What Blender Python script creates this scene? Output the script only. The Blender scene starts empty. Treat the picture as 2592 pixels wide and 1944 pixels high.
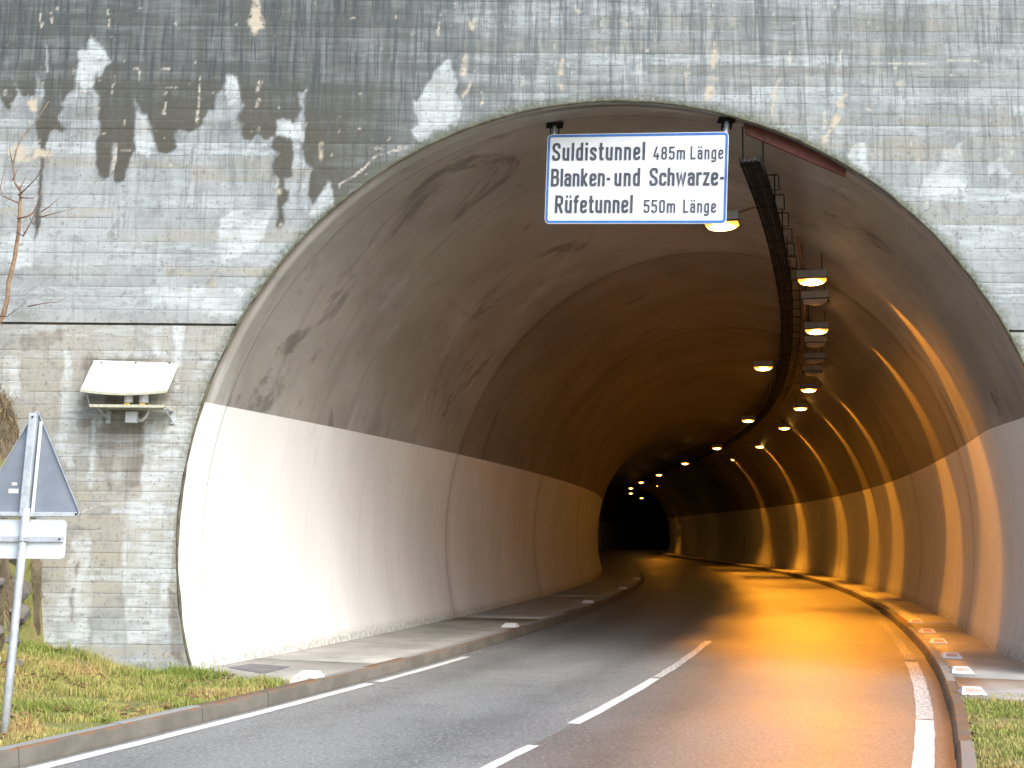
import bpy, bmesh, math, random
import numpy as np
from mathutils import Matrix, Vector

random.seed(7)
RNG = np.random.default_rng(11)
scene = bpy.context.scene
COL = scene.collection

# ------------------------------------------------------------------ camera
CAM_Z = 1.629
cam_data = bpy.data.cameras.new('camera')
cam = bpy.data.objects.new('camera', cam_data)
COL.objects.link(cam)
cam_data.sensor_width = 36.0
cam_data.sensor_fit = 'HORIZONTAL'
cam_data.lens = 36.0 * 3000.0 / 2592.0
cam_data.clip_start = 0.1
cam_data.clip_end = 2000.0
cam.matrix_world = (Matrix.Translation((0, 0, CAM_Z)) @ Matrix.Rotation(math.pi / 2 + 0.126, 4, 'X')
                    @ Matrix.Rotation(0.008, 4, 'Z'))
scene.camera = cam

# ------------------------------------------------------------------ sky, sun, exposure
SUN_ELEV, SUN_AZ = math.radians(42), math.radians(138)      # azimuth clockwise from +Y: behind the camera, to its right
world = bpy.data.worlds.new('World')
scene.world = world
world.use_nodes = True
wn = world.node_tree
wn.nodes.clear()
w_out = wn.nodes.new('ShaderNodeOutputWorld')
w_bg = wn.nodes.new('ShaderNodeBackground')
w_sky = wn.nodes.new('ShaderNodeTexSky')
w_sky.sky_type = 'NISHITA'
w_sky.sun_disc = False
w_sky.sun_elevation = SUN_ELEV
w_sky.sun_rotation = SUN_AZ
w_sky.air_density = 1.0
w_sky.dust_density = 2.5
w_sky.ozone_density = 1.0
w_bg.inputs['Strength'].default_value = 0.15
wn.links.new(w_sky.outputs[0], w_bg.inputs[0])
wn.links.new(w_bg.outputs[0], w_out.inputs[0])
sun_data = bpy.data.lights.new('sun', 'SUN')
sun_data.energy = 1.0
sun_data.angle = math.radians(35)
sun_data.color = (1.0, 0.985, 0.965)
sun = bpy.data.objects.new('sun', sun_data)
COL.objects.link(sun)
sun_dir = Vector((math.sin(SUN_AZ) * math.cos(SUN_ELEV), math.cos(SUN_AZ) * math.cos(SUN_ELEV), math.sin(SUN_ELEV)))
sun.rotation_euler = sun_dir.to_track_quat('Z', 'Y').to_euler()
vs = scene.view_settings
vs.view_transform = 'Standard'
vs.look = 'None'
vs.exposure = 1.3
vs.gamma = 1.0
vs.use_curve_mapping = False
scene.render.engine = 'CYCLES'
scene.cycles.use_denoising = True
scene.cycles.max_bounces = 8
scene.cycles.diffuse_bounces = 3
scene.cycles.sample_clamp_indirect = 6.0

# ------------------------------------------------------------------ helpers
def tag(o, label=None, cat=None, group=None, kind=None):
    if label: o['label'] = label
    if cat: o['category'] = cat
    if group: o['group'] = group
    if kind: o['kind'] = kind
    return o

def link(name, me, m=None, parent=None):
    o = bpy.data.objects.new(name, me)
    COL.objects.link(o)
    if m is not None and me is not None and not me.materials: me.materials.append(m)
    if parent is not None: o.parent = parent
    return o

def empty(name, loc=(0, 0, 0), rz=0.0):
    o = bpy.data.objects.new(name, None)
    COL.objects.link(o)
    o.location = loc
    o.rotation_euler = (0, 0, rz)
    o.empty_display_size = 0.2
    return o

def mesh_np(name, v, f, smooth=False):
    v = np.asarray(v, np.float32); f = np.asarray(f, np.int32)
    me = bpy.data.meshes.new(name)
    k = f.shape[1]
    me.vertices.add(len(v)); me.vertices.foreach_set('co', v.ravel())
    me.loops.add(f.size); me.loops.foreach_set('vertex_index', f.ravel())
    me.polygons.add(len(f)); me.polygons.foreach_set('loop_start', np.arange(0, f.size, k, dtype=np.int32))
    if smooth: me.polygons.foreach_set('use_smooth', np.ones(len(f), bool))
    me.update(calc_edges=True)
    me.validate()
    return me

def fattr(me, name, a):
    at = me.attributes.new(name, 'FLOAT', 'POINT')
    at.data.foreach_set('value', np.asarray(a, np.float32).ravel())

def grid_faces(nr, nc):
    i = np.arange(nr - 1)[:, None] * nc + np.arange(nc - 1)[None, :]
    return np.stack([i, i + 1, i + nc + 1, i + nc], -1).reshape(-1, 4)

class MB:
    """collects simple shapes into one mesh"""
    def __init__(self): self.v = []; self.f = []
    def add(self, v, f):
        n = len(self.v); self.v += [tuple(p) for p in v]; self.f += [tuple(i + n for i in q) for q in f]; return self
    def box(self, c, s, M=None, bevel=0.0):
        x, y, z = s[0] / 2, s[1] / 2, s[2] / 2
        bm = bmesh.new(); bmesh.ops.create_cube(bm, size=1.0)
        for p in bm.verts: p.co = Vector((p.co.x * s[0], p.co.y * s[1], p.co.z * s[2]))
        if bevel: bmesh.ops.bevel(bm, geom=bm.edges[:], offset=bevel, segments=2, affect='EDGES', profile=0.5)
        bm.verts.index_update()
        T = (M or Matrix.Identity(4))
        self.add([T @ (p.co + Vector(c)) for p in bm.verts], [[q.index for q in fc.verts] for fc in bm.faces])
        bm.free(); return self
    def tube(self, pts, r, n=8, caps=True):
        pts = [Vector(p) for p in pts]
        rs = r if hasattr(r, '__len__') else [r] * len(pts)
        vs_, fs = [], []
        ref = None
        for i, p in enumerate(pts):
            d = (pts[min(i + 1, len(pts) - 1)] - pts[max(i - 1, 0)]).normalized()
            if ref is None: ref = d.orthogonal().normalized()
            ref = (ref - d * ref.dot(d)).normalized()
            b = d.cross(ref)
            for k in range(n):
                a = 2 * math.pi * k / n
                vs_.append(p + (ref * math.cos(a) + b * math.sin(a)) * rs[i])
        for i in range(len(pts) - 1):
            for k in range(n):
                fs.append((i * n + k, i * n + (k + 1) % n, (i + 1) * n + (k + 1) % n, (i + 1) * n + k))
        if caps:
            fs.append(tuple(range(n - 1, -1, -1))); fs.append(tuple(range((len(pts) - 1) * n, len(pts) * n)))
        return self.add(vs_, fs)
    def prism(self, poly, y0, y1, M=None):
        """closed 2-D outline (x, z) given thickness along y"""
        n = len(poly); T = M or Matrix.Identity(4)
        v = [T @ Vector((x, y0, z)) for x, z in poly] + [T @ Vector((x, y1, z)) for x, z in poly]
        f = [tuple(range(n)), tuple(range(2 * n - 1, n - 1, -1))]
        f += [((i + 1) % n, i, n + i, n + (i + 1) % n) for i in range(n)]
        return self.add(v, f)
    def build(self, name, m, parent=None, smooth=False):
        me = bpy.data.meshes.new(name)
        me.from_pydata([tuple(p) for p in self.v], [], self.f)
        bm = bmesh.new(); bm.from_mesh(me); bmesh.ops.recalc_face_normals(bm, faces=bm.faces[:]); bm.to_mesh(me); bm.free()
        if smooth:
            for p in me.polygons: p.use_smooth = True
        me.update()
        return link(name, me, m, parent)

def vnoise(x, y, seed=0):
    """smooth value noise in 0..1"""
    r = np.random.default_rng(seed); T = r.random((256, 256))
    xi = np.floor(x).astype(int); yi = np.floor(y).astype(int)
    fx = x - xi; fy = y - yi
    fx = fx * fx * (3 - 2 * fx); fy = fy * fy * (3 - 2 * fy)
    a = T[xi & 255, yi & 255]; b = T[(xi + 1) & 255, yi & 255]; c = T[xi & 255, (yi + 1) & 255]; d = T[(xi + 1) & 255, (yi + 1) & 255]
    return (a * (1 - fx) + b * fx) * (1 - fy) + (c * (1 - fx) + d * fx) * fy

def fbm(x, y, seed=0, oct=4):
    s = 0; a = 0.5; t = 0
    for i in range(oct):
        s = s + a * vnoise(x * 2 ** i, y * 2 ** i, seed + i); t += a; a *= 0.5
    return s / t

def sstep(a, b, x):
    t = np.clip((x - a) / (b - a), 0, 1); return t * t * (3 - 2 * t)

# ------------------------------------------------------------------ materials (all node based)
class NT:
    def __init__(self, name):
        self.m = bpy.data.materials.new(name); self.m.use_nodes = True
        self.t = self.m.node_tree; self.b = self.t.nodes['Principled BSDF']
    def n(self, kind, **kw):
        o = self.t.nodes.new(kind)
        for k, v in kw.items(): setattr(o, k, v)
        return o
    def l(self, a, b): self.t.links.new(a, b)
    def val(self, sock, v):
        if hasattr(v, 'is_output') or isinstance(v, bpy.types.NodeSocket): self.l(v, sock)
        else: sock.default_value = v
    def obj(self): return self.n('ShaderNodeTexCoord').outputs['Object']
    def uv(self): return self.n('ShaderNodeTexCoord').outputs['UV']
    def scale(self, vec, s, loc=(0, 0, 0)):
        o = self.n('ShaderNodeMapping'); self.l(vec, o.inputs[0]); o.inputs['Scale'].default_value = s; o.inputs['Location'].default_value = loc
        return o.outputs[0]
    def noise(self, vec, sc, detail=4, rough=0.55, dist=0.0):
        o = self.n('ShaderNodeTexNoise'); self.l(vec, o.inputs['Vector'])
        o.inputs['Scale'].default_value = sc; o.inputs['Detail'].default_value = detail; o.inputs['Roughness'].default_value = rough; o.inputs['Distortion'].default_value = dist
        return o.outputs[0]
    def ramp(self, f, a, b, lo=0.0, hi=1.0):
        o = self.n('ShaderNodeMapRange'); o.interpolation_type = 'SMOOTHSTEP'
        self.val(o.inputs[0], f); o.inputs[1].default_value = a; o.inputs[2].default_value = b; o.inputs[3].default_value = lo; o.inputs[4].default_value = hi
        return o.outputs[0]
    def math(self, op, a, b=0.0, c=None):
        o = self.n('ShaderNodeMath', operation=op); self.val(o.inputs[0], a); self.val(o.inputs[1], b)
        if c is not None: self.val(o.inputs[2], c)
        return o.outputs[0]
    def mix(self, f, a, b, mode='MIX'):
        o = self.n('ShaderNodeMix', data_type='RGBA', blend_type=mode, clamp_factor=True)
        self.val(o.inputs[0], f)
        for s, v in ((o.inputs[6], a), (o.inputs[7], b)):
            if isinstance(v, bpy.types.NodeSocket): self.l(v, s)
            else: s.default_value = (*v, 1.0) if len(v) == 3 else v
        return o.outputs[2]
    def attr(self, name):
        o = self.n('ShaderNodeAttribute'); o.attribute_name = name; return o.outputs['Fac']
    def bump(self, h, strength=0.3, dist=0.02):
        o = self.n('ShaderNodeBump'); self.l(h, o.inputs['Height']); o.inputs['Strength'].default_value = strength; o.inputs['Distance'].default_value = dist
        self.l(o.outputs[0], self.b.inputs['Normal'])
    def base(self, c):
        if isinstance(c, bpy.types.NodeSocket): self.l(c, self.b.inputs['Base Color'])
        else: self.b.inputs['Base Color'].default_value = (*c, 1)
    def set(self, rough=0.8, metal=0.0, spec=None):
        self.val(self.b.inputs['Roughness'], rough); self.b.inputs['Metallic'].default_value = metal
        if spec is not None: self.b.inputs['Specular IOR Level'].default_value = spec
        return self.m

def worn(name, a, b, rough=0.6, metal=0.0, sc=6.0, dirt=None, spec=None):
    """two-tone worn surface; every colour is the thing's own"""
    t = NT(name); c = t.obj()
    k = t.mix(t.ramp(t.noise(c, sc, 5), 0.35, 0.65), a, b)
    if dirt: k = t.mix(t.ramp(t.noise(c, sc * 2.7, 6), 0.55, 0.75, 0, 0.7), k, dirt)
    t.base(k); t.bump(t.noise(c, sc * 8, 3), 0.15, 0.004)
    return t.set(rough, metal, spec)

M = {}
def mat_wall():
    t = NT('board_marked_concrete'); c = t.obj()
    hz = t.scale(c, (0.9, 1, 7.0)); vt = t.scale(c, (6.5, 1, 0.45))
    n1 = t.noise(c, 1.3, 6, 0.6); n2 = t.noise(hz, 1.5, 7, 0.66); n3 = t.noise(vt, 1.3, 6, 0.64); n4 = t.noise(c, 24, 6, 0.7); n5 = t.noise(t.scale(c, (15, 1, 0.9)), 1.5, 5, 0.66); n6 = t.noise(c, 7, 6, 0.68, 0.3); n7 = t.noise(t.scale(c, (1.4, 1, 10)), 2.2, 6, 0.7)
    weather, dark, brown, pale, cream, crack, drip, groove, moss, low, tone = (t.attr(k) for k in ('weather', 'dark', 'brown', 'pale', 'cream', 'crack', 'drip', 'groove', 'moss', 'low', 'tone'))
    k = t.mix(t.ramp(n1, 0.36, 0.64), (0.285, 0.312, 0.315), (0.40, 0.44, 0.45))
    k = t.mix(t.math('MULTIPLY', low, t.ramp(n1, 0.3, 0.6, 0.45, 1.0)), k, (0.36, 0.335, 0.265))
    k = t.mix(t.math('MULTIPLY', t.ramp(tone, 0.42, 0.0, 0, 0.85), t.ramp(n2, 0.36, 0.62)), k, (0.40, 0.375, 0.295))      # tan boards
    k = t.mix(t.math('MULTIPLY', t.ramp(tone, 0.55, 1.0, 0, 0.85), t.ramp(n7, 0.40, 0.62)), k, (0.51, 0.565, 0.58))       # limed boards
    k = t.mix(t.ramp(n6, 0.52, 0.68, 0, 0.60), k, (0.215, 0.222, 0.215))
    k = t.mix(t.math('MULTIPLY', pale, t.ramp(n7, 0.30, 0.60, 0.12, 0.85)), k, (0.56, 0.61, 0.615))
    film = t.math('ADD', t.math('ADD', t.math('MULTIPLY', n2, 0.42), t.math('MULTIPLY', n3, 0.50)), t.math('MULTIPLY', t.math('SUBTRACT', 0.5, tone), 0.07))
    w = t.math('MULTIPLY', weather, t.ramp(film, 0.36, 0.58, 0.15, 1.25))
    k = t.mix(w, k, (0.135, 0.156, 0.162))
    d = t.math('MULTIPLY', dark, t.ramp(film, 0.34, 0.53, 0.70, 0.98))
    k = t.mix(d, k, (0.078, 0.087, 0.080))
    k = t.mix(t.math('MULTIPLY', t.math('MAXIMUM', dark, t.math('MULTIPLY', weather, 0.7)), t.ramp(n5, 0.50, 0.62, 0, 0.85)), k, (0.034, 0.044, 0.048))
    k = t.mix(t.math('MULTIPLY', brown, t.ramp(n2, 0.3, 0.62, 0.7, 0.95)), k, (0.078, 0.073, 0.055))
    k = t.mix(t.math('MULTIPLY', drip, t.ramp(film, 0.34, 0.56, 0.2, 0.9)), k, (0.17, 0.15, 0.125))
    k = t.mix(t.math('MULTIPLY', t.ramp(n5, 0.52, 0.70, 0, 0.40), t.ramp(n1, 0.35, 0.6, 0.2, 1.0)), k, (0.15, 0.165, 0.165))
    k = t.mix(t.ramp(n4, 0.55, 0.67, 0, 0.62), k, (0.115, 0.118, 0.108))
    k = t.mix(t.math('MULTIPLY', groove, t.ramp(n7, 0.38, 0.60, 0.05, 0.9)), k, (0.085, 0.09, 0.085))
    br = t.ramp(n6, 0.38, 0.52, 0.35, 0.95)
    k = t.mix(t.math('MULTIPLY', cream, br), k, (0.48, 0.43, 0.33))
    k = t.mix(t.math('MULTIPLY', crack, t.ramp(n4, 0.40, 0.55, 0.25, 0.9)), k, (0.54, 0.50, 0.42))
    k = t.mix(t.math('MULTIPLY', moss, t.ramp(n4, 0.35, 0.6, 0.3, 0.95)), k, (0.10, 0.112, 0.075))
    t.base(k)
    h = t.math('ADD', t.math('MULTIPLY', n4, 0.6), n7)
    t.bump(h, 0.22, 0.006)
    return t.set(t.ramp(t.math('MAXIMUM', brown, dark), 0, 1, 0.9, 0.65), 0, 0.3)
M['wall'] = mat_wall()

def mat_vault():
    t = NT('vault_concrete'); c = t.uv(); tone = t.attr('tone')
    e = t.scale(c, (0.8, 0.46, 1)); g = t.scale(c, (2.6, 0.16, 1))
    n1 = t.noise(c, 0.5, 6, 0.6); n2 = t.noise(e, 0.75, 9, 0.66, 1.1); n3 = t.noise(g, 2.0, 6, 0.65); n4 = t.noise(c, 9, 6, 0.68); n5 = t.noise(c, 2.4, 7, 0.66, 0.4)
    k = t.mix(t.ramp(n1, 0.35, 0.65), (0.125, 0.112, 0.095), (0.175, 0.158, 0.135))            # darker brown pours deeper in
    kp = t.mix(t.ramp(n1, 0.35, 0.65), (0.255, 0.243, 0.215), (0.335, 0.322, 0.29))              # paler first pour
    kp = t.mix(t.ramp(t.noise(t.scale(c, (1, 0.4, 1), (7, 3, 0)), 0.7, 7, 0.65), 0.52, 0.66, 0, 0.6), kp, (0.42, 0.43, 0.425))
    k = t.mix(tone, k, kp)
    k = t.mix(t.ramp(n3, 0.5, 0.72, 0, 0.30), k, (0.13, 0.118, 0.10))
    k = t.mix(t.ramp(n5, 0.54, 0.70, 0, 0.35), k, (0.14, 0.13, 0.115))
    k = t.mix(t.ramp(n2, 0.565, 0.635, 0, 0.66), k, (0.085, 0.08, 0.074))                       # seepage
    k = t.mix(t.math('MULTIPLY', t.attr('seam'), t.ramp(n2, 0.38, 0.6, 0.35, 0.95)), k, (0.05, 0.047, 0.044))
    k = t.mix(t.ramp(n4, 0.58, 0.74, 0, 0.4), k, (0.10, 0.09, 0.078))
    t.base(k); t.bump(n4, 0.22, 0.006)
    return t.set(0.58, 0, 0.4)
M['vault'] = mat_vault()

def mat_white():
    t = NT('white_wall_coating'); c = t.uv()
    n1 = t.noise(t.scale(c, (1, 0.3, 1)), 0.7, 4); n3 = t.noise(t.scale(c, (5, 0.22, 1)), 1.6, 5); n4 = t.noise(c, 14, 5, 0.65)
    k = t.mix(t.ramp(n1, 0.35, 0.65), (0.66, 0.663, 0.64), (0.73, 0.735, 0.72))
    k = t.mix(t.ramp(n3, 0.5, 0.74, 0, 0.28), k, (0.50, 0.48, 0.43))
    k = t.mix(t.ramp(t.noise(c, 1.1, 7, 0.7, 0.5), 0.56, 0.72, 0, 0.22), k, (0.44, 0.42, 0.37))
    base = t.math('MULTIPLY', t.attr('foot'), t.ramp(t.noise(c, 13, 6, 0.75), 0.40, 0.6, 0.15, 0.9))
    k = t.mix(base, k, (0.26, 0.27, 0.22))
    k = t.mix(t.math('MULTIPLY', t.attr('seam'), 0.45), k, (0.2, 0.18, 0.16))
    k = t.mix(t.ramp(n4, 0.66, 0.74, 0, 0.35), k, (0.4, 0.38, 0.33))
    t.base(k); t.bump(n4, 0.08, 0.004)
    return t.set(0.5, 0, 0.4)
M['white'] = mat_white()

def mat_asphalt(name, a, b, rl, rh, spec):
    t = NT(name); c = t.obj(); tr = t.attr('track')
    n1 = t.noise(c, 0.55, 6, 0.6); n2 = t.noise(c, 26, 6, 0.82); n3 = t.noise(c, 46, 3, 0.8); n4 = t.noise(c, 3.5, 6, 0.7)
    k = t.mix(t.ramp(n1, 0.3, 0.7), a, b)
    k = t.mix(t.ramp(n4, 0.5, 0.68, 0, 0.4), k, tuple(x * 0.62 for x in a))
    k = t.mix(t.math('MULTIPLY', tr, t.ramp(n4, 0.3, 0.6, 0.25, 0.6)), k, tuple(x * 0.6 for x in a))
    k = t.mix(t.ramp(n2, 0.50, 0.66, 0, 0.75), k, tuple(x * 1.9 for x in b))
    k = t.mix(t.ramp(n2, 0.46, 0.34, 0, 0.85), k, tuple(x * 0.28 for x in a))
    k = t.mix(t.ramp(n3, 0.60, 0.66, 0, 0.9), k, (0.55, 0.56, 0.56))
    t.base(k); t.bump(t.math('ADD', n2, n3), 0.55, 0.008)
    r = t.math('SUBTRACT', t.ramp(n1, 0.35, 0.65, rl, rh), t.math('MULTIPLY', tr, 0.05))
    return t.set(r, 0, spec)
M['asphalt'] = mat_asphalt('asphalt_left_lane', (0.20, 0.208, 0.203), (0.25, 0.257, 0.25), 0.42, 0.54, 0.5)
M['asphalt_r'] = mat_asphalt('asphalt_right_lane', (0.15, 0.145, 0.135), (0.19, 0.183, 0.17), 0.42, 0.48, 0.85)
M['path'] = worn('walkway_concrete', (0.30, 0.29, 0.26), (0.40, 0.385, 0.35), 0.55, sc=1.6, dirt=(0.20, 0.19, 0.165))
M['slab'] = worn('dark_cover_slab', (0.12, 0.115, 0.12), (0.17, 0.16, 0.165), 0.6, sc=5)
def mat_kerb():
    t = NT('kerb_stone'); c = t.obj()
    n = t.noise(c, 3, 5); n2 = t.noise(c, 40, 4, 0.65)
    geo = t.n('ShaderNodeNewGeometry'); sep = t.n('ShaderNodeSeparateXYZ'); t.l(geo.outputs['Position'], sep.inputs[0])
    k = t.mix(t.ramp(n, 0.35, 0.65), (0.12, 0.112, 0.092), (0.165, 0.155, 0.13))
    k = t.mix(t.ramp(n2, 0.5, 0.68, 0, 0.5), k, (0.13, 0.12, 0.10))
    edge = t.math('MULTIPLY', t.ramp(sep.outputs[2], 0.112, 0.128), t.ramp(t.noise(c, 6, 4), 0.45, 0.6, 0.15, 0.9))
    k = t.mix(edge, k, (0.20, 0.105, 0.055))                                                      # rusty brown top arris
    k = t.mix(t.ramp(sep.outputs[2], 0.1385, 0.1392), k, (0.29, 0.30, 0.285))                    # worn clean top
    k = t.mix(t.ramp(sep.outputs[2], 0.03, 0.0, 0, 0.6), k, (0.10, 0.095, 0.08))
    t.base(k); t.bump(n2, 0.4, 0.006)
    return t.set(0.75, 0, 0.3)
M['kerb'] = mat_kerb()
def mat_paint(nm='road_marking_paint', lo=0.57, hi=0.68):
    t = NT(nm); c = t.obj()
    n = t.noise(c, 30, 5, 0.7); n2 = t.noise(c, 150, 2, 0.8)
    k = t.mix(t.ramp(n, lo, hi, 0, 0.92), (0.70, 0.70, 0.67), (0.12, 0.12, 0.115))
    k = t.mix(t.ramp(n2, 0.60, 0.70, 0, 0.45), k, (0.2, 0.2, 0.19))
    t.base(k); t.bump(n2, 0.2, 0.003)
    return t.set(0.6)
M['paint'] = mat_paint()
M['paint_worn'] = mat_paint('worn_road_paint', 0.46, 0.60)
M['paint_faint'] = mat_paint('faint_road_paint', 0.36, 0.50)
def mat_soil(name, a, b, c3):
    t = NT(name); c = t.obj()
    k = t.mix(t.ramp(t.noise(c, 2.2, 6), 0.35, 0.65), a, b); k = t.mix(t.ramp(t.noise(c, 14, 5), 0.55, 0.7), k, c3)
    t.base(k); t.bump(t.noise(c, 40, 4), 0.5, 0.02); return t.set(0.95, 0, 0.1)
M['soil'] = mat_soil('verge_soil', (0.19, 0.17, 0.075), (0.22, 0.23, 0.08), (0.25, 0.18, 0.09))
M['bank'] = mat_soil('bank_earth', (0.10, 0.08, 0.055), (0.15, 0.125, 0.085), (0.06, 0.055, 0.04))
M['ground'] = mat_soil('ground_earth', (0.11, 0.105, 0.07), (0.13, 0.14, 0.07), (0.15, 0.12, 0.08))
def mat_grass(name, ramp):
    t = NT(name); o = t.n('ShaderNodeAttribute'); o.attribute_name = 'tone'
    r = t.n('ShaderNodeValToRGB'); t.l(o.outputs['Fac'], r.inputs[0])
    e = r.color_ramp.elements
    while len(e) < len(ramp): e.new(0.5)
    for i, (p, cc) in enumerate(ramp): e[i].position = p; e[i].color = (*cc, 1)
    t.base(r.outputs[0]); t.b.inputs['Subsurface Weight'].default_value = 0.0
    return t.set(0.7, 0, 0.2)
M['grass'] = mat_grass('grass_blade', [(0, (0.17, 0.24, 0.045)), (0.35, (0.30, 0.33, 0.085)), (0.65, (0.44, 0.39, 0.14)), (1.0, (0.46, 0.31, 0.14))])
M['straw'] = mat_grass('dry_grass_blade', [(0, (0.13, 0.09, 0.045)), (0.5, (0.24, 0.18, 0.09)), (1.0, (0.38, 0.31, 0.17))])
M['leaf'] = mat_grass('dead_leaf', [(0, (0.10, 0.05, 0.025)), (0.6, (0.22, 0.11, 0.05)), (1.0, (0.33, 0.22, 0.12))])
M['bark'] = worn('sapling_bark', (0.20, 0.12, 0.07), (0.30, 0.21, 0.12), 0.75, sc=14, dirt=(0.12, 0.11, 0.04))
M['twig'] = worn('twig_bark', (0.15, 0.085, 0.065), (0.20, 0.12, 0.09), 0.75, sc=14)
M['galv'] = worn('galvanised_steel', (0.42, 0.46, 0.49), (0.54, 0.58, 0.61), 0.5, 0.35, sc=18, dirt=(0.33, 0.36, 0.38))
M['signback'] = worn('grey_sign_back', (0.19, 0.22, 0.26), (0.235, 0.265, 0.31), 0.45, 0.1, sc=4, dirt=(0.25, 0.28, 0.31))
M['plate'] = worn('pale_plate_back', (0.62, 0.68, 0.70), (0.70, 0.75, 0.77), 0.45, 0.1, sc=4)
M['sticker'] = worn('paper_sticker', (0.78, 0.77, 0.72), (0.82, 0.81, 0.77), 0.6, sc=20)
M['signwhite'] = worn('white_reflective_sheet', (0.85, 0.86, 0.87), (0.88, 0.89, 0.90), 0.35, sc=3)
M['signblue'] = worn('blue_border_film', (0.045, 0.17, 0.52), (0.06, 0.21, 0.58), 0.4, sc=6)
M['ink'] = worn('dark_lettering_film', (0.06, 0.065, 0.085), (0.085, 0.09, 0.11), 0.5, sc=5)
M['canopy'] = worn('white_painted_sheet', (0.84, 0.84, 0.80), (0.88, 0.88, 0.85), 0.5, sc=4)
M['rim'] = worn('mossy_sheet_edge', (0.42, 0.42, 0.31), (0.55, 0.55, 0.43), 0.7, sc=30)
M['plastic'] = worn('pale_grey_plastic', (0.58, 0.62, 0.66), (0.66, 0.70, 0.73), 0.45, sc=6)
M['amber'] = worn('amber_window', (0.75, 0.42, 0.03), (0.85, 0.52, 0.05), 0.25, sc=10)
M['black'] = worn('black_rubber', (0.02, 0.02, 0.02), (0.035, 0.033, 0.03), 0.6, sc=10)
M['dark'] = worn('dark_joint', (0.035, 0.032, 0.028), (0.06, 0.055, 0.045), 0.9, sc=12)
M['core'] = worn('joint_filler', (0.085, 0.072, 0.052), (0.13, 0.11, 0.08), 0.9, sc=12)
M['tray'] = worn('dark_cable_tray', (0.008, 0.008, 0.009), (0.014, 0.0135, 0.014), 0.8, 0.0, sc=20, spec=0.1)
M['rust'] = worn('rust_red_steel', (0.13, 0.034, 0.020), (0.17, 0.05, 0.03), 0.65, sc=5, dirt=(0.06, 0.028, 0.022))
M['rail'] = worn('rusty_rail', (0.13, 0.06, 0.04), (0.18, 0.085, 0.055), 0.6, 0.2, sc=12)
M['housing'] = worn('grey_lamp_housing', (0.24, 0.235, 0.225), (0.31, 0.30, 0.285), 0.5, sc=8, dirt=(0.18, 0.16, 0.14))
M['deadlens'] = worn('unlit_lamp_glass', (0.20, 0.21, 0.22), (0.26, 0.27, 0.28), 0.2, sc=6)
M['mossrim'] = worn('mossy_arch_edge', (0.075, 0.07, 0.05), (0.14, 0.135, 0.085), 0.95, sc=9, dirt=(0.05, 0.04, 0.03))
M['red'] = worn('red_reflector', (0.60, 0.36, 0.30), (0.66, 0.42, 0.36), 0.35, sc=14)
M['reflwhite'] = worn('white_reflector', (0.84, 0.84, 0.83), (0.88, 0.88, 0.87), 0.4, sc=10)
M['stone'] = worn('grey_bank_rock', (0.10, 0.096, 0.085), (0.16, 0.15, 0.13), 0.9, sc=7, dirt=(0.11, 0.11, 0.08))
SODIUM = (1.0, 0.345, 0.022)
def mat_lens():
    t = NT('lit_sodium_lens'); t.base((0.8, 0.6, 0.3)); c = t.obj()
    v = t.n('ShaderNodeVectorMath', operation='LENGTH'); t.l(t.scale(c, (4.3, 5.4, 0.0)), v.inputs[0])
    k = t.ramp(v.outputs['Value'], 0.45, 1.0)
    t.l(t.mix(k, (1.0, 0.56, 0.15), (1.0, 0.36, 0.025)), t.b.inputs['Emission Color'])
    t.l(t.math('MULTIPLY', t.ramp(k, 0.0, 1.0, 1.0, 0.05), LENS), t.b.inputs['Emission Strength'])
    return t.set(0.3)
LENS = 15.0
M['lens'] = mat_lens()

# ------------------------------------------------------------------ road axis: heading against distance, s = 0 at the portal wall
WALL_Y = 13.1
AX0, AX_Z = 1.235, 1.58                 # arch centre
ARX, ARZ = 4.885, 5.0                   # arch half width / height in the wall plane
KN = [-60, -8, 5, 20, 35, 50, 65, 85, 105, 132, 160]
KH = [0.40, 0.3935, 0.2644, 0.1843, 0.0917, 0.0165, -0.0159, 0.0441, 0.1839, 0.32, 0.95]
DS = 0.1
_s = np.arange(-40, 160 + DS / 2, DS)
_h = np.interp(_s, KN, KH)
_x = np.concatenate([[0], np.cumsum(np.sin((_h[1:] + _h[:-1]) / 2) * DS)])
_y = np.concatenate([[0], np.cumsum(np.cos((_h[1:] + _h[:-1]) / 2) * DS)])
_i0 = int(np.argmin(abs(_s)))
_x += AX0 - _x[_i0]; _y += WALL_Y - _y[_i0]
def head(s): return np.interp(s, _s, _h)
def at(s, o):
    h = head(s)
    return np.interp(s, _s, _x) + o * np.cos(h), np.interp(s, _s, _y) - o * np.sin(h)
def s_of(o, Y):
    """distance at which the line with offset o crosses the plane y = Y"""
    yy = _y - o * np.sin(_h)
    return float(np.interp(Y, yy, _s))
def so_of(X, Y):
    j = int(np.argmin((_x - X) ** 2 + (_y - Y) ** 2))
    return float(_s[j] + (X - _x[j]) * math.sin(_h[j]) + (Y - _y[j]) * math.cos(_h[j])), float((X - _x[j]) * math.cos(_h[j]) - (Y - _y[j]) * math.sin(_h[j]))

def ribbon(name, ss, o0, o1, z, m, parent=None, z1=None, cols=2):
    """sheet along the road between offsets o0 and o1"""
    ss = np.asarray(ss, float); v = []
    for k in range(cols):
        t = k / (cols - 1); o = np.asarray(o0) * (1 - t) + np.asarray(o1) * t
        x, y = at(ss, o); zz = np.full_like(ss, z if z1 is None else z * (1 - t) + z1 * t)
        v.append(np.stack([x, y, zz], 1))
    v = np.stack(v, 1).reshape(-1, 3)
    return link(name, mesh_np(name, v, grid_faces(len(ss), cols)), m, parent)

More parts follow.
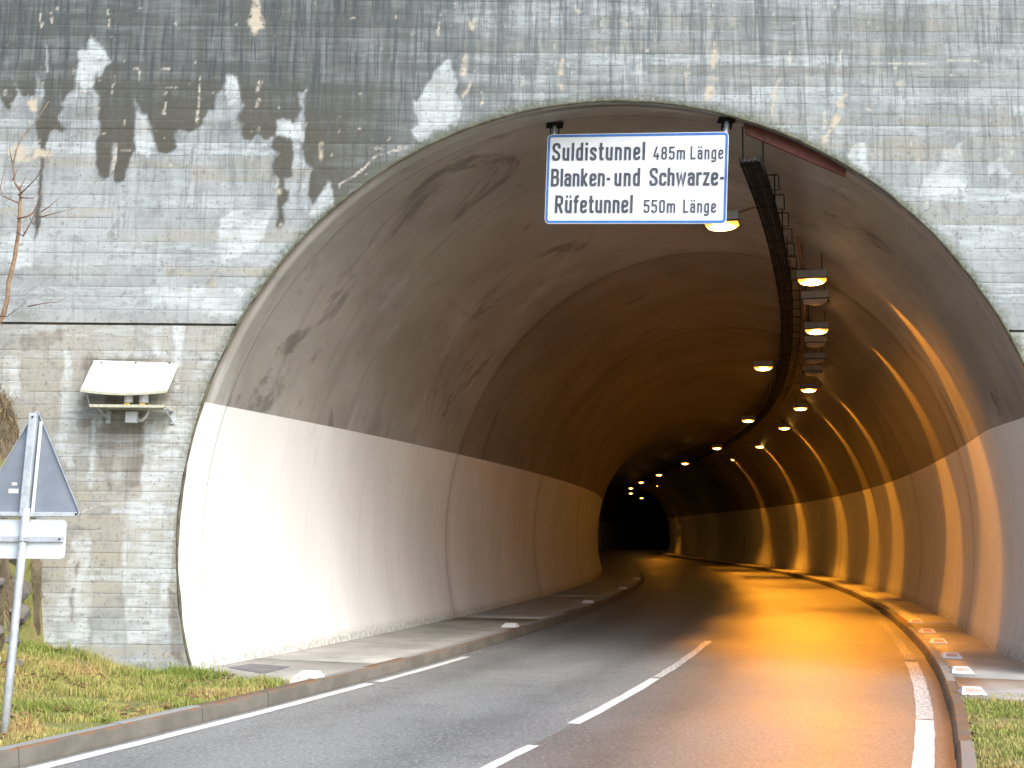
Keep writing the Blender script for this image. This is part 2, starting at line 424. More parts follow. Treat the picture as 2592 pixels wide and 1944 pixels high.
# ------------------------------------------------------------------ ground and carriageway
g = MB(); g.add([(-300, -300, -0.03), (300, -300, -0.03), (300, 300, -0.03), (-300, 300, -0.03)], [(0, 1, 2, 3)])
tag(g.build('ground', M['ground']), kind='structure')
KL, KR, CL = -2.79, 3.25, 0.17           # kerb faces and middle of the road
road = tag(ribbon('road', np.arange(-38, 156, 1.0), KL - 0.02, CL, 0.0, M['asphalt'], cols=40), kind='structure')
ribbon('right_lane', np.arange(-38, 156, 1.0), CL + 0.001, KR + 0.9, 0.0, M['asphalt_r'], road, cols=40)
for o_ in (road, road.children[0]):                      # wheel tracks, two to a lane
    a_, b_ = (KL - 0.02, CL) if o_ is road else (CL + 0.001, KR + 0.9)
    lat = np.tile(np.linspace(a_, b_, 40), len(o_.data.vertices) // 40)
    m_ = -1.30 if o_ is road else 1.60
    fattr(o_.data, 'track', np.maximum(np.exp(-((lat - m_ - 0.78) / 0.28) ** 2), np.exp(-((lat - m_ + 0.78) / 0.28) ** 2)))
def stripe(name, s0, s1, oc, w, jag=0.0, m='paint'):
    ss = np.arange(s0, s1 + 0.01, 0.25); n = len(ss)
    a = oc - w / 2 + jag * (RNG.random(n) - 0.5); b = oc + w / 2 + jag * (RNG.random(n) - 0.5)
    return ribbon(name, ss, a, b, 0.004, M[m], road)
stripe('edge_line', -20, -0.62, -2.655, 0.13, 0.012)
stripe('edge_line', -0.60, 2.5, -2.635, 0.115, 0.012)
stripe('edge_line', 2.5, 8.5, -2.635, 0.10, 0.02, 'paint_faint')
stripe('edge_line', -20, -1.2, 3.05, 0.155, 0.012)
stripe('edge_line', -1.2, 4.0, 3.05, 0.15, 0.015, 'paint_worn')
stripe('edge_line', 4.0, 16.0, 3.05, 0.13, 0.03, 'paint_faint')
stripe('centre_line', -12.0, -3.55, 0.19, 0.10, 0.012)
stripe('centre_line', -2.62, 1.0, 0.175, 0.115, 0.012)
stripe('centre_line', 1.0, 6.0, 0.175, 0.11, 0.02, 'paint_worn')

# ------------------------------------------------------------------ kerbs, stone by stone
def kerb_row(root, o_face, side, s0, s1, step, end_s):
    """side -1: stone lies to the left of its face"""
    prof = [(0.0, -0.1), (0.0, 0.0), (0.012, 0.118), (0.024, 0.132), (0.034, 0.14), (0.125, 0.14), (0.125, -0.1)]
    def seg(name, a, b, n, jit):
        ss = np.linspace(a, b, n + 1); v = []; k = len(prof)
        dz = random.uniform(-0.004, 0.004) * jit; do = random.uniform(-0.006, 0.006) * jit
        for q in ss:
            for (px, pz) in prof:
                x, y = at(q, o_face + do + side * px); v.append((float(x), float(y), pz + (dz if pz > 0.1 else 0)))
        f = []
        for i in range(n):
            for j in range(k - 1): f.append((i * k + j, i * k + j + 1, (i + 1) * k + j + 1, (i + 1) * k + j))
        f.append(tuple(range(k))); f.append(tuple(range(n * k, n * k + k)))
        MB().add(v, f).build(name, M['kerb'], root)
    q = s0
    while q < s1 - 0.3:
        L = step * random.uniform(0.96, 1.04)
        seg('kerb_stone', q + 0.004, min(q + L, s1) - 0.004, 2, 1); q += L
    seg('far_kerb', s1 + 0.004, end_s, int((end_s - s1) / 2), 0)
kl = tag(empty('kerb', (0, 0, 0)), kind='structure')
kerb_row(kl, KL, -1, -12.6, 22, 1.12, 150)
kr = tag(empty('kerb', (0, 0, 0)), kind='structure')
kerb_row(kr, KR + 0.02, 1, -4.35, 22, 1.25, 150)

# ------------------------------------------------------------------ walkways inside the portal
def ring_s(o): return s_of(o, WALL_Y)
wl = tag(empty('pavement', (0, 0, 0)), kind='structure')
def walk(root, oa, ob, sa, sb, s1, n):
    """slab lengths with open joints, first edge runs from (sa, oa) to (sb, ob)"""
    cuts = np.linspace(max(sa, sb) + 1.5, s1, n)
    v0 = None
    edges = [(sa, sb)] + [(c, c) for c in cuts]
    for (a0, b0), (a1, b1) in zip(edges[:-1], edges[1:]):
        nn = max(2, int(max(a1 - a0, b1 - b0) / 1.0)); v = []
        for i in range(nn + 1):
            t = i / nn
            for k in range(5):
                u = k / 4; o = oa * (1 - u) + ob * u
                s = (a0 * (1 - u) + b0 * u + 0.004) * (1 - t) + (a1 * (1 - u) + b1 * u - 0.004) * t
                x, y = at(s, o); v.append((float(x), float(y), 0.137))
        f = grid_faces(nn + 1, 5)
        me = mesh_np('walkway_slab', v, f); o = link('walkway_slab', me, M['path'], root)
        md = None
        bm = bmesh.new(); bm.from_mesh(me)
        ret = bmesh.ops.extrude_face_region(bm, geom=bm.faces[:])
        for p in [e for e in ret['geom'] if isinstance(e, bmesh.types.BMVert)]: p.co.z -= 0.12
        bmesh.ops.recalc_face_normals(bm, faces=bm.faces[:]); bm.to_mesh(me); bm.free()
sa, oa = so_of(-2.18, 12.1)
walk(wl, KL - 0.127, -4.75, sa, s_of(-4.6, 13.12), 150, 20)
wr = tag(empty('pavement', (0, 0, 0)), kind='structure')
walk(wr, KR + 0.147, 4.75, -0.55, -0.45, 150, 20)
# dark cover slab beside the left arch foot
P = [(-3.12, 13.40), (-2.95, 13.81), (-2.45, 13.53), (-2.60, 12.85)]
cs = MB().add([(x, y, 0.12) for x, y in P] + [(x, y, 0.1425) for x, y in P], [(0, 1, 2, 3), (7, 6, 5, 4), (0, 4, 5, 1), (1, 5, 6, 2), (2, 6, 7, 3), (3, 7, 4, 0)]).build('cover_slab', M['slab'])
tag(cs, 'dark flat cover slab set in the walkway beside the left arch foot', 'cover slab')

# ------------------------------------------------------------------ portal wall
# outlines of stains on the wall, metres (x, z) in the wall plane
DARK = [[(-7.706,8.313), (1.866,8.394), (1.849,6.636), (-1.64,5.654), (-2.033,5.312), (-2.114,5.594), (-2.202,5.461), (-2.271,5.339), (-2.319,5.404), (-2.308,5.649), (-2.264,5.725), (-2.357,5.762), (-2.411,6.027), (-2.38,6.218), (-2.414,6.427), (-2.392,6.62), (-2.368,6.754), (-2.421,6.677), (-2.503,6.638), (-2.463,6.523), (-2.433,6.466), (-2.503,6.331), (-2.649,6.273), (-2.68,6.12), (-2.541,6.083), (-2.518,5.931), (-2.536,5.628), (-2.628,5.627), (-2.614,5.495), (-2.549,5.458), (-2.564,5.345), (-2.626,5.289), (-2.602,5.102), (-2.635,5.008), (-2.683,5.082), (-2.662,5.27), (-2.687,5.495), (-2.665,5.646), (-2.739,5.683), (-2.744,5.834), (-2.674,5.911), (-2.769,6.005), (-2.718,6.138), (-2.845,6.099), (-2.938,6.137), (-3.028,6.06), (-3.084,6.078), (-3.125,6.211), (-3.091,6.288), (-3.167,6.345), (-3.08,6.499), (-3.138,6.556), (-3.141,6.652), (-3.194,6.825), (-3.261,6.882), (-3.333,6.843), (-3.347,6.708), (-3.399,6.63), (-3.449,6.496), (-3.465,6.419), (-3.555,6.361), (-3.586,6.227), (-3.711,6.14), (-3.843,6.205), (-3.894,6.11), (-3.852,5.996), (-3.976,5.89), (-4.062,5.956), (-4.114,6.089), (-4.148,6.241), (-4.191,6.365), (-4.276,6.412), (-4.376,6.584), (-4.34,6.392), (-4.342,6.258), (-4.352,6.068), (-4.32,5.973), (-4.394,5.802), (-4.447,5.575), (-4.528,5.559), (-4.559,5.63), (-4.545,5.895), (-4.591,6.066), (-4.596,5.819), (-4.605,5.63), (-4.659,5.611), (-4.726,5.657), (-4.761,5.818), (-4.773,6.045), (-4.723,6.141), (-4.748,6.274), (-4.747,6.427), (-4.804,6.638), (-4.855,6.734), (-4.813,6.811), (-4.744,6.908), (-4.654,6.967), (-4.695,7.044), (-4.776,7.16), (-4.877,7.324), (-4.928,7.236), (-4.96,7.139), (-5.033,7.119), (-5.034,6.964), (-5.052,6.771), (-5.073,6.655), (-5.152,6.577), (-5.202,6.481), (-5.17,6.405), (-5.229,6.308), (-5.187,6.213), (-5.121,6.185), (-5.183,6.147), (-5.258,6.165), (-5.312,6.136), (-5.339,5.965), (-5.37,5.813), (-5.359,5.435), (-5.369,5.06), (-5.396,4.911), (-5.425,5.097), (-5.39,5.435), (-5.388,5.812), (-5.402,5.955), (-5.446,6.078), (-5.474,6.249), (-5.432,6.307), (-5.456,6.402), (-5.406,6.498), (-5.405,6.633), (-5.449,6.767), (-5.499,6.825), (-5.514,6.613), (-5.575,6.555), (-5.632,6.573), (-5.734,6.726), (-5.776,6.813), (-5.709,6.63), (-5.768,6.534), (-5.789,6.419), (-5.824,6.399), (-5.878,6.514), (-5.927,6.571), (-6.181,6.492), (-6.394,6.644), (-6.634,6.373), (-6.869,6.563), (-7.567,6.519)]]
BROWN = [[(-4.813,6.811), (-4.744,6.908), (-4.654,6.967), (-4.523,6.929), (-4.376,6.584), (-4.34,6.392), (-4.342,6.258), (-4.352,6.068), (-4.32,5.973), (-4.394,5.802), (-4.447,5.575), (-4.528,5.559), (-4.559,5.63), (-4.545,5.895), (-4.591,6.066), (-4.596,5.819), (-4.605,5.63), (-4.659,5.611), (-4.726,5.657), (-4.761,5.818), (-4.773,6.045), (-4.723,6.141), (-4.748,6.274), (-4.747,6.427), (-4.804,6.638), (-4.855,6.734)],[(-4.362,6.661), (-4.073,6.817), (-3.461,6.784), (-3.449,6.496), (-3.465,6.419), (-3.555,6.361), (-3.586,6.227), (-3.711,6.14), (-3.843,6.205), (-3.894,6.11), (-3.852,5.996), (-3.976,5.89), (-4.062,5.956), (-4.114,6.089), (-4.148,6.241), (-4.191,6.365), (-4.276,6.412)],[(-5.434,6.498), (-5.304,6.653), (-5.101,6.655), (-5.152,6.577), (-5.202,6.481), (-5.17,6.405), (-5.229,6.308), (-5.121,6.185), (-5.312,6.136), (-5.339,5.965), (-5.402,5.955), (-5.474,6.249)],[(-3.185,6.825), (-3.037,6.845), (-2.695,6.559), (-2.682,6.158), (-2.938,6.137), (-3.028,6.06), (-3.084,6.078), (-3.167,6.345), (-3.08,6.499), (-3.141,6.652)],[(-2.68,6.12), (-2.541,6.083), (-2.518,5.931), (-2.536,5.628), (-2.665,5.646), (-2.739,5.683), (-2.744,5.834)],[(-2.687,5.495), (-2.549,5.458), (-2.564,5.345), (-2.626,5.289), (-2.602,5.102), (-2.635,5.008), (-2.683,5.082)],[(-2.319,5.404), (-2.308,5.649), (-2.206,5.612), (-2.114,5.594), (-2.202,5.461), (-2.271,5.339)]]
PALE = [[(-1.176,6.208), (-1.122,6.304), (-1.154,6.515), (-1.073,6.65), (-1.019,6.727), (-0.947,6.843), (-0.875,6.999), (-0.802,7.077), (-0.756,7.067), (-0.698,6.942), (-0.697,6.826), (-0.659,6.769), (-0.684,6.615), (-0.61,6.558), (-0.635,6.385), (-0.68,6.27), (-0.936,6.172), (-1.081,6.038), (-1.156,6.151)],[(-2.742,6.31), (-2.503,6.331), (-2.389,6.217), (-2.404,6.103), (-2.717,6.119)],[(-2.185,5.499), (-2.096,5.613), (-2.035,5.369), (-2.248,5.161), (-2.304,5.216)],[(-5.426,7.174), (-5.393,7.174), (-5.373,6.884), (-5.404,6.883)],[(-5.032,7.099), (-4.96,7.139), (-4.877,7.324), (-4.756,7.141), (-4.655,6.986), (-4.813,6.811), (-4.844,6.695), (-5.027,6.655)],[(-3.333,6.824), (-3.261,6.882), (-3.193,6.805), (-3.138,6.556), (-3.284,6.516)],[(-4.349,6.392), (-4.2,6.355), (-4.11,6.013), (-4.156,5.823), (-4.326,5.916)],[(3.882,6.079), (4.01,6.08), (4.055,5.739), (3.928,5.776), (3.768,5.964)],[(4.928,6.031), (5.132,6.089), (5.146,5.522), (4.615,5.499), (4.678,5.725), (4.844,5.746)],[(5.419,5.921), (5.55,5.96), (5.65,5.752), (5.43,5.731)],[(-5.006,3.603), (-4.934,3.603), (-4.926,3.458), (-4.835,3.098), (-4.788,2.561), (-4.862,2.294), (-5.037,2.559), (-5.026,3.006)],[(-4.013,3.884), (-3.94,3.885), (-3.943,3.539), (-3.997,3.538)],[(-3.798,3.922), (-3.672,3.923), (-3.688,3.468), (-3.704,2.999), (-3.758,2.999), (-3.742,3.468)],[(-4.663,2.902), (-4.539,2.903), (-4.597,2.652), (-4.605,2.119), (-4.675,2.119), (-4.646,2.562)],[(-4.071,2.835), (-3.537,2.839), (-3.645,2.039), (-3.668,1.759), (-4.056,1.756), (-4.086,2.389)],[(-5.722,3.561), (-5.506,3.562), (-5.478,3.093), (-5.692,3.091)],[(-5.157,0.969), (-4.86,0.972), (-4.842,1.284), (-4.771,1.598), (-4.614,1.617), (-4.556,1.199), (-4.584,0.39), (-4.949,0.387), (-5.143,0.728)],[(-4.278,1.953), (-3.694,1.958), (-3.713,1.171), (-3.739,0.981), (-3.697,0.431), (-4.133,0.428), (-4.235,1.08)],[(-3.325,5.208), (-2.726,5.269), (-2.822,4.895), (-3.32,4.596)],[(-5.81,4.982), (-5.26,4.912), (-5.422,4.578), (-5.785,4.575)],[(-3.416,4.292), (-3.019,4.296), (-3.081,4.02), (-3.405,4.017)],[(-4.178,4.341), (-3.058,4.369), (-3.045,4.02), (-4.135,4.195)]]
CREAM = [[(-3.045,7.839), (-2.961,7.839), (-2.945,7.643), (-2.893,7.507), (-2.908,7.399), (-2.964,7.409), (-2.981,7.35), (-3.026,7.32), (-3.057,7.408), (-3.088,7.486), (-3.055,7.603)],[(2.308,7.336), (2.334,7.18), (2.37,7.103), (2.313,7.025), (2.303,6.948), (2.249,7.063), (2.282,7.18)],[(2.246,6.87), (2.348,6.871), (2.338,6.803), (2.255,6.803)],[(2.217,6.764), (2.291,6.755), (2.327,6.659), (2.234,6.639), (2.205,6.562), (2.178,6.6), (2.17,6.657)],[(3.033,6.857), (3.066,6.848), (3.002,6.703), (3.038,6.626), (2.99,6.549), (2.979,6.453), (2.94,6.338), (2.927,6.347), (2.963,6.568), (2.952,6.664)],[(3.807,6.71), (3.839,6.671), (3.767,6.594), (3.802,6.527), (3.709,6.517), (3.683,6.555), (3.75,6.651)],[(3.699,6.478), (3.743,6.383), (3.685,6.306), (3.589,6.153), (3.577,6.038), (3.54,6.038), (3.516,6.171), (3.581,6.191), (3.641,6.382)],[(4.366,6.839), (4.477,6.84), (4.484,6.773), (4.373,6.772)],[(-0.539,7.526), (-0.455,7.566), (-0.445,7.488), (-0.491,7.4), (-0.538,7.478)],[(-0.58,7.127), (-0.543,7.118), (-0.558,6.866), (-0.623,6.865), (-0.624,6.943)],[(-0.521,6.847), (-0.487,6.77), (-0.537,6.635), (-0.592,6.596), (-0.61,6.615), (-0.538,6.693)],[(0.571,7.146), (0.608,7.137), (0.543,6.972), (0.571,6.885), (0.507,6.875), (0.497,6.933)],[(0.516,6.807), (0.563,6.702), (0.544,6.682), (0.507,6.759)],[(-5.466,6.575), (-5.474,6.402), (-5.548,6.401), (-5.6,6.497)],[(-5.778,5.942), (-5.692,6.038), (-5.411,5.945), (-5.208,5.928), (-5.279,5.889), (-5.657,5.772), (-5.753,5.828)],[(-2.219,6.066), (-2.173,6.067), (-2.195,5.858), (-2.222,5.839)],[(-2.697,5.514), (-2.642,5.495), (-2.658,5.439), (-2.695,5.457)],[(-2.656,5.101), (-2.619,5.083), (-2.635,4.999)]]
DRIP = [[(-4.798,3.586), (-4.719,3.623), (-4.572,3.552), (-3.926,3.557), (-3.743,3.486), (-3.806,3.286), (-3.798,3.106), (-4.076,2.924), (-4.054,2.656), (-4.066,2.336), (-4.091,2.123), (-4.287,2.139), (-4.321,2.476), (-4.37,2.387), (-4.588,2.474), (-4.629,2.92), (-4.675,2.776), (-4.819,2.811), (-4.814,3.044), (-4.748,3.153), (-4.798,3.423)],[(-5.519,3.781), (-5.02,3.858), (-5.03,3.712), (-5.457,3.635)],[(-3.748,3.197), (-3.676,3.179), (-3.683,2.928), (-3.758,2.999)],[(-4.593,2.92), (-4.432,2.921), (-4.388,2.033), (-4.547,2.385)],[(-5.292,1.315), (-5.106,1.299), (-5.148,1.108), (-5.175,0.969), (-5.141,0.694), (-5.192,0.659), (-5.275,1.038)],[(-4.738,1.319), (-4.703,1.32), (-4.713,1.163), (-4.748,1.163)],[(-3.722,0.981), (-3.652,0.981), (-3.539,0.398), (-3.511,0.143), (-3.675,0.312)],[(-4.807,0.972), (-4.755,0.973), (-4.745,0.628), (-4.78,0.628)]]
CRACK = [([(-1.986,5.529), (-1.969,5.576), (-1.825,5.653), (-1.735,5.729), (-1.663,5.805), (-1.61,5.863), (-1.538,5.92), (-1.428,5.949), (-1.282,5.979)],0.012), ([(-1.567,5.996), (-1.483,5.94)],0.02), ([(-4.73,1.819), (-4.627,1.872), (-4.523,1.917), (-4.276,1.919), (-4.207,1.964)],0.008), ([(-4.392,6.911), (-4.318,6.912), (-4.321,6.777)],0.01), ([(-3.62,6.821), (-3.619,6.59), (-3.633,6.245)],0.012), ([(-4.068,6.914), (-3.985,6.915)],0.008), ([(-4.552,6.028), (-4.553,5.857), (-4.561,5.668)],0.014), ([(-4.716,7.628), (-4.696,7.414)],0.012), ([(-5.375,7.584), (-5.358,7.447)],0.01), ([(-5.505,7.563), (-5.481,7.407)],0.01), ([(-4.6,6.813), (-4.618,6.62)],0.01), ([(-4.004,6.51), (-4.015,6.357)],0.016), ([(-2.924,6.769), (-2.957,6.673)],0.022), ([(-2.935,6.557), (-2.95,6.481)],0.018), ([(-4.308,6.7), (-3.882,6.694)],0.006), ([(-4.786,5.931), (-4.382,5.935)],0.006), ([(1.776,7.079), (2.147,7.082)],0.008), ([(3.909,7.039), (4.744,7.055)],0.008), ([(4.968,7.086), (5.358,7.089)],0.014), ([(3.179,7.188), (3.167,7.032)],0.01), ([(3.755,7.192), (3.76,7.018)],0.01), ([(1.974,6.877), (1.972,6.714)],0.012), ([(3.56,6.458), (3.552,6.267)],0.018), ([(0.09,6.852), (0.087,6.756)],0.012), ([(-0.371,6.675), (-0.369,6.483)],0.008), ([(-0.883,7.504), (-0.881,7.348)],0.014)]

def in_poly(px, pz, poly):
    r = np.zeros(px.shape, bool); n = len(poly)
    xs = [p[0] for p in poly]; zs = [p[1] for p in poly]
    box = (px > min(xs)) & (px < max(xs)) & (pz > min(zs)) & (pz < max(zs))
    X = px[box]; Z = pz[box]; q = np.zeros(X.shape, bool)
    for i in range(n):
        x0, z0 = poly[i]; x1, z1 = poly[i - 1]
        if z0 == z1: continue
        q ^= ((z0 > Z) != (z1 > Z)) & (X < (x1 - x0) * (Z - z0) / (z1 - z0) + x0)
    r[box] = q
    return r
def seg_dist(px, pz, pts):
    d = np.full(px.shape, 9.0)
    for (x0, z0), (x1, z1) in zip(pts[:-1], pts[1:]):
        L = (x1 - x0) ** 2 + (z1 - z0) ** 2 + 1e-9
        t = np.clip(((px - x0) * (x1 - x0) + (pz - z0) * (z1 - z0)) / L, 0, 1)
        d = np.minimum(d, np.hypot(px - x0 - t * (x1 - x0), pz - z0 - t * (z1 - z0)))
    return d
JOINT = 3.93
def board_rows(z0, z1):
    rows, ids, gr = [], [], []
    z = z0; b = 0
    while z < z1 - 0.03:
        hgt = random.uniform(0.10, 0.165); e = min(z + hgt, z1)
        if z1 - e < 0.05: e = z1
        n = max(4, int((e - z) / 0.02))
        for t in np.linspace(z + 0.006, e - 0.006, n): rows.append(t); ids.append(b); gr.append(0)
        if e < z1: rows.append(e); ids.append(b); gr.append(1)
        z = e; b += 1
    return np.array(rows), np.array(ids), np.array(gr)
XS = np.arange(-8.0, 8.6, 0.02)
def wall_panel(parent, z0, z1, x0, x1, seed):
    rows, ids, gr = board_rows(z0, z1)
    xs = XS[(XS >= x0) & (XS <= x1)]
    Xg, Zg = np.meshgrid(xs, rows)
    # relief: every board stands a little proud or back, grooves between, board ends at random
    rr = np.random.default_rng(seed); dep = np.zeros_like(Xg); tone = np.zeros_like(Xg)
    for b in range(ids.max() + 1):
        cutx = np.sort(rr.uniform(x0, x1, 6)); off = rr.uniform(-0.0012, 0.0012, 7)
        m = ids == b; tn = rr.random(7); tone[m] = tn[np.searchsorted(cutx, xs)][None, :]
        dep[m] = off[np.searchsorted(cutx, xs)][None, :]
    dep += 0.004 * (fbm(Xg * 3, Zg * 10, seed, 3) - 0.5)
    G = np.repeat(gr[:, None], len(xs), 1) * (vnoise(Xg * 1.4, Zg * 9, seed + 3) > 0.25)
    Yg = WALL_Y - 0.006 + dep + 0.002 * G
    q = np.hypot((Xg - AX0) / ARX, (Zg - AX_Z) / ARZ)
    idx = np.arange(Xg.size).reshape(Xg.shape)
    f = np.stack([idx[:-1, :-1], idx[:-1, 1:], idx[1:, 1:], idx[1:, :-1]], -1).reshape(-1, 4)
    ins = (q < 1).ravel(); f = f[~ins[f].all(1)]
    Xf, Zf = Xg.ravel().copy(), Zg.ravel().copy(); qf = q.ravel(); Yf = Yg.ravel().copy()
    k = np.unique(f[ins[f]]) if ins.any() else np.array([], int)
    Xf[k] = AX0 + (Xf[k] - AX0) / qf[k]; Zf[k] = AX_Z + (Zf[k] - AX_Z) / qf[k]; Yf[k] = WALL_Y - 0.004
    used = np.unique(f); rem = np.full(Xf.size, -1); rem[used] = np.arange(len(used))
    me = mesh_np('wall_panel', np.stack([Xf, Yf, Zf], 1)[used], rem[f])
    X, Z = Xf[used], Zf[used]; r = qf[used]
    # stain outlines, edges broken up by noise
    wx = X + 0.05 * (fbm(X * 9, Z * 9, 21, 3) - 0.5); wz = Z + 0.10 * (fbm(X * 12, Z * 7, 31, 3) - 0.5)
    def mask(polys, jx=1.0):
        m = np.zeros(X.shape)
        for ox, oz in ((-.012, -.006), (.012, .006), (-.006, .012), (.006, -.012), (0, 0)):
            e = np.zeros(X.shape, bool)
            for p in polys: e |= in_poly(X + (wx - X) * jx + ox, Z + (wz - Z) * jx + oz, p)
            m += e / 5.0
        return m
    pm = mask(PALE, 1.6); DK = mask(DARK)
    fattr(me, 'dark', (1 - 0.9 * pm) * DK * sstep(1.6, -2.4, X + 0.7 * (fbm(X * 2, Z * 1.1, 19, 3) - 0.5))); fattr(me, 'brown', (1 - 0.9 * pm) * np.maximum(mask(BROWN) * 0.6, DK * sstep(7.0, 6.25, Z + 0.5 * (fbm(X * 3, Z * 0.8, 23, 3) - 0.5)) * sstep(-1.0, -2.4, X))); fattr(me, 'pale', pm * (0.4 + 0.6 * sstep(0.3, 0.6, fbm(X * 8, Z * 5, 77, 3))))
    cr = mask(CREAM, 0.7) * sstep(0.22, 0.42, fbm(X * 16, Z * 22, 61, 3))
    fattr(me, 'cream', cr); fattr(me, 'drip', mask(DRIP, 1.4))
    c = np.zeros(X.shape)
    for pts, w in CRACK:
        d = seg_dist(X + 0.03 * (fbm(X * 20, Z * 20, 5, 2) - 0.5), Z, pts); c = np.maximum(c, sstep(w * 1.3, w * 0.5, d) * sstep(0.25, 0.5, fbm(X * 25, Z * 25, 8, 2)))
    sp = fbm(X * 13, Z * 11, 91, 3) * sstep(4.2, 5.6, Z)                               # lime spots scattered over the upper wall
    c = np.maximum(c, sstep(0.81, 0.83, sp) * 0.7)
    fattr(me, 'crack', c)
    fattr(me, 'groove', G.ravel()[used]); fattr(me, 'tone', tone.ravel()[used])
    fattr(me, 'moss', sstep(1.028, 1.0, r + 0.012 * (fbm(X * 14, Z * 14, 55, 3) - 0.5)) * (0.35 + 0.65 * sstep(1.0, 4.5, Z)))
    # algae film: densest along the top, thinning downwards and to the right
    gx = np.array([-6.0, -3.6, -1.3, 0.9, 3.2, 6.0]); gz = np.array([0.0, 1.6, 3.2, 4.2, 4.9, 5.6, 6.3, 7.6])
    T = np.array([[.02, .02, .05, .1, .1, .1], [.05, .03, .1, .1, .1, .1], [.08, .05, .1, .1, .1, .1], [.06, .05, .12, .15, .08, .05], [.08, .10, .25, .35, .18, .10], [.15, .30, .45, .50, .36, .24], [.55, .62, .64, .60, .50, .40], [.8, .8, .8, .75, .7, .6]])
    xi = np.clip(np.interp(X, gx, np.arange(6)), 0, 4.999); zi = np.clip(np.interp(Z, gz, np.arange(8)), 0, 6.999)
    a, b = xi.astype(int), zi.astype(int); u, w = xi - a, zi - b
    fattr(me, 'weather', (1 - 0.85 * pm) * ((T[b, a] * (1 - u) + T[b, a + 1] * u) * (1 - w) + (T[b + 1, a] * (1 - u) + T[b + 1, a + 1] * u) * w))
    fattr(me, 'low', np.where(Z < JOINT, 0.75, 0.12) * sstep(0.2, 1.2, Z))
    o = link('wall_panel', me, M['wall'], parent)
    return o
portal = tag(empty('tunnel_portal', (AX0, WALL_Y, 0)), 'tall weathered board-marked concrete portal wall with a wide arched opening', 'wall')
PT = Matrix.Translation((-AX0, -WALL_Y, 0))
def pp(o): o.matrix_parent_inverse = PT; return o
o = pp(wall_panel(portal, JOINT + 0.008, 9.2, -8.0, 8.6, 1)); o['label'] = 'upper wall panel with dark algae runs and jagged wet stains'
o = pp(wall_panel(portal, -0.3, JOINT - 0.008, -8.0, AX0, 2)); o['label'] = 'lower left wall panel, beige with pale vertical lime streaks'
o = pp(wall_panel(portal, -0.3, JOINT - 0.008, AX0, 8.6, 3)); o['label'] = 'lower right wall panel beyond the arch'
# solid core behind the facing, with the same opening; its dark face shows in the open joint
n = 160; ang = np.linspace(0, 2 * math.pi, n, endpoint=False); v = []
for Y in (WALL_Y + 0.02, WALL_Y + 0.10):
    for a in ang:
        ca, sa_ = math.cos(a), math.sin(a)
        v.append((AX0 + (ARX + 0.045) * ca, Y, AX_Z + (ARZ + 0.045) * sa_))
        t = min((8.6 - AX0 if ca > 0 else 8.0 + AX0) / max(abs(ca), 1e-6), (9.2 - AX_Z if sa_ > 0 else 4.5) / max(abs(sa_), 1e-6))
        t = max(t, 5.6)
        v.append((AX0 + t * ca, Y, AX_Z + t * sa_))
f = []
for i in range(n):
    j = (i + 1) % n; a0, a1, b0, b1 = 2 * i, 2 * i + 1, 2 * j, 2 * j + 1; N = 2 * n
    f += [(a0, a1, b1, b0), (N + a0, N + b0, N + b1, N + a1), (a1, N + a1, N + b1, b1), (a0, b0, N + b0, N + a0)]
pp(MB().add(v, f).build('wall_core', M['core'], portal))
# hillside the tunnel runs into
hx, hy = np.meshgrid(np.arange(-60, 61, 3.0), np.concatenate([[13.16], np.arange(16, 190, 4.0)]))
hz = 9.1 + (hy - 13.16) * 0.55 + 3 * (fbm(hx * 0.1, hy * 0.1, 12, 3) - 0.5) * sstep(13.2, 22, hy)
tag(link('hillside', mesh_np('hillside', np.stack([hx.ravel(), hy.ravel(), hz.ravel()], 1), grid_faces(*hx.shape), True), M['bank']), kind='structure')
# mossy arris of the arch
def arch_ring(name, m, parent, rad, rough, y, z_from=0.05, n=420):
    a0 = math.asin((z_from - AX_Z) / ARZ); pts, rs = [], []
    for i in range(n + 1):
        a = a0 + (math.pi - 2 * a0) * i / n
        k = 1 + (fbm(np.array([i * 0.11]), np.array([3.0]), 4, 2)[0] - 0.5) * 0.002
        pts.append((AX0 + ARX * math.cos(a) * k, y, AX_Z + ARZ * math.sin(a) * k))
        rs.append(rad * (1 + rough * (fbm(np.array([i * 0.17]), np.array([9.0]), 6, 2)[0] - 0.5)))
    return MB().tube(pts, rs, 6).build(name, m, parent, True)
pp(arch_ring('arch_edge', M['mossrim'], portal, 0.016, 0.9, WALL_Y + 0.002))

# ------------------------------------------------------------------ tunnel tube, block by block
def profile(z_lo, z_hi, side, n):
    z = np.linspace(z_lo, z_hi, n); x = ARX * np.sqrt(np.clip(1 - ((z - AX_Z) / ARZ) ** 2, 0, 1))
    return side * x, z
BAND = 3.061
zb = math.asin((BAND - AX_Z) / ARZ); av = np.linspace(math.pi - zb, zb, 61)
PROF = {'vault': (ARX * np.cos(av), AX_Z + ARZ * np.sin(av)), 'left': profile(-0.05, BAND, -1, 26), 'right': profile(-0.05, BAND, 1, 26)}
def start_s(dx):
    """(s, offset) on the axis for the point dx from the arch centre in the wall plane"""
    return so_of(AX0 + dx, WALL_Y)
def off_scale(o, s, s0):
    """right-hand side of the tube draws in slightly behind the portal"""
    k = sstep(0.0, 3.0, s - s0)
    return np.where(o > 0, o * (1 - 0.075 * k), o)
tunnel = tag(empty('tunnel_lining', (AX0, WALL_Y, 0)), 'curving concrete tunnel vault with white lower walls lit by orange lamps', 'tunnel')
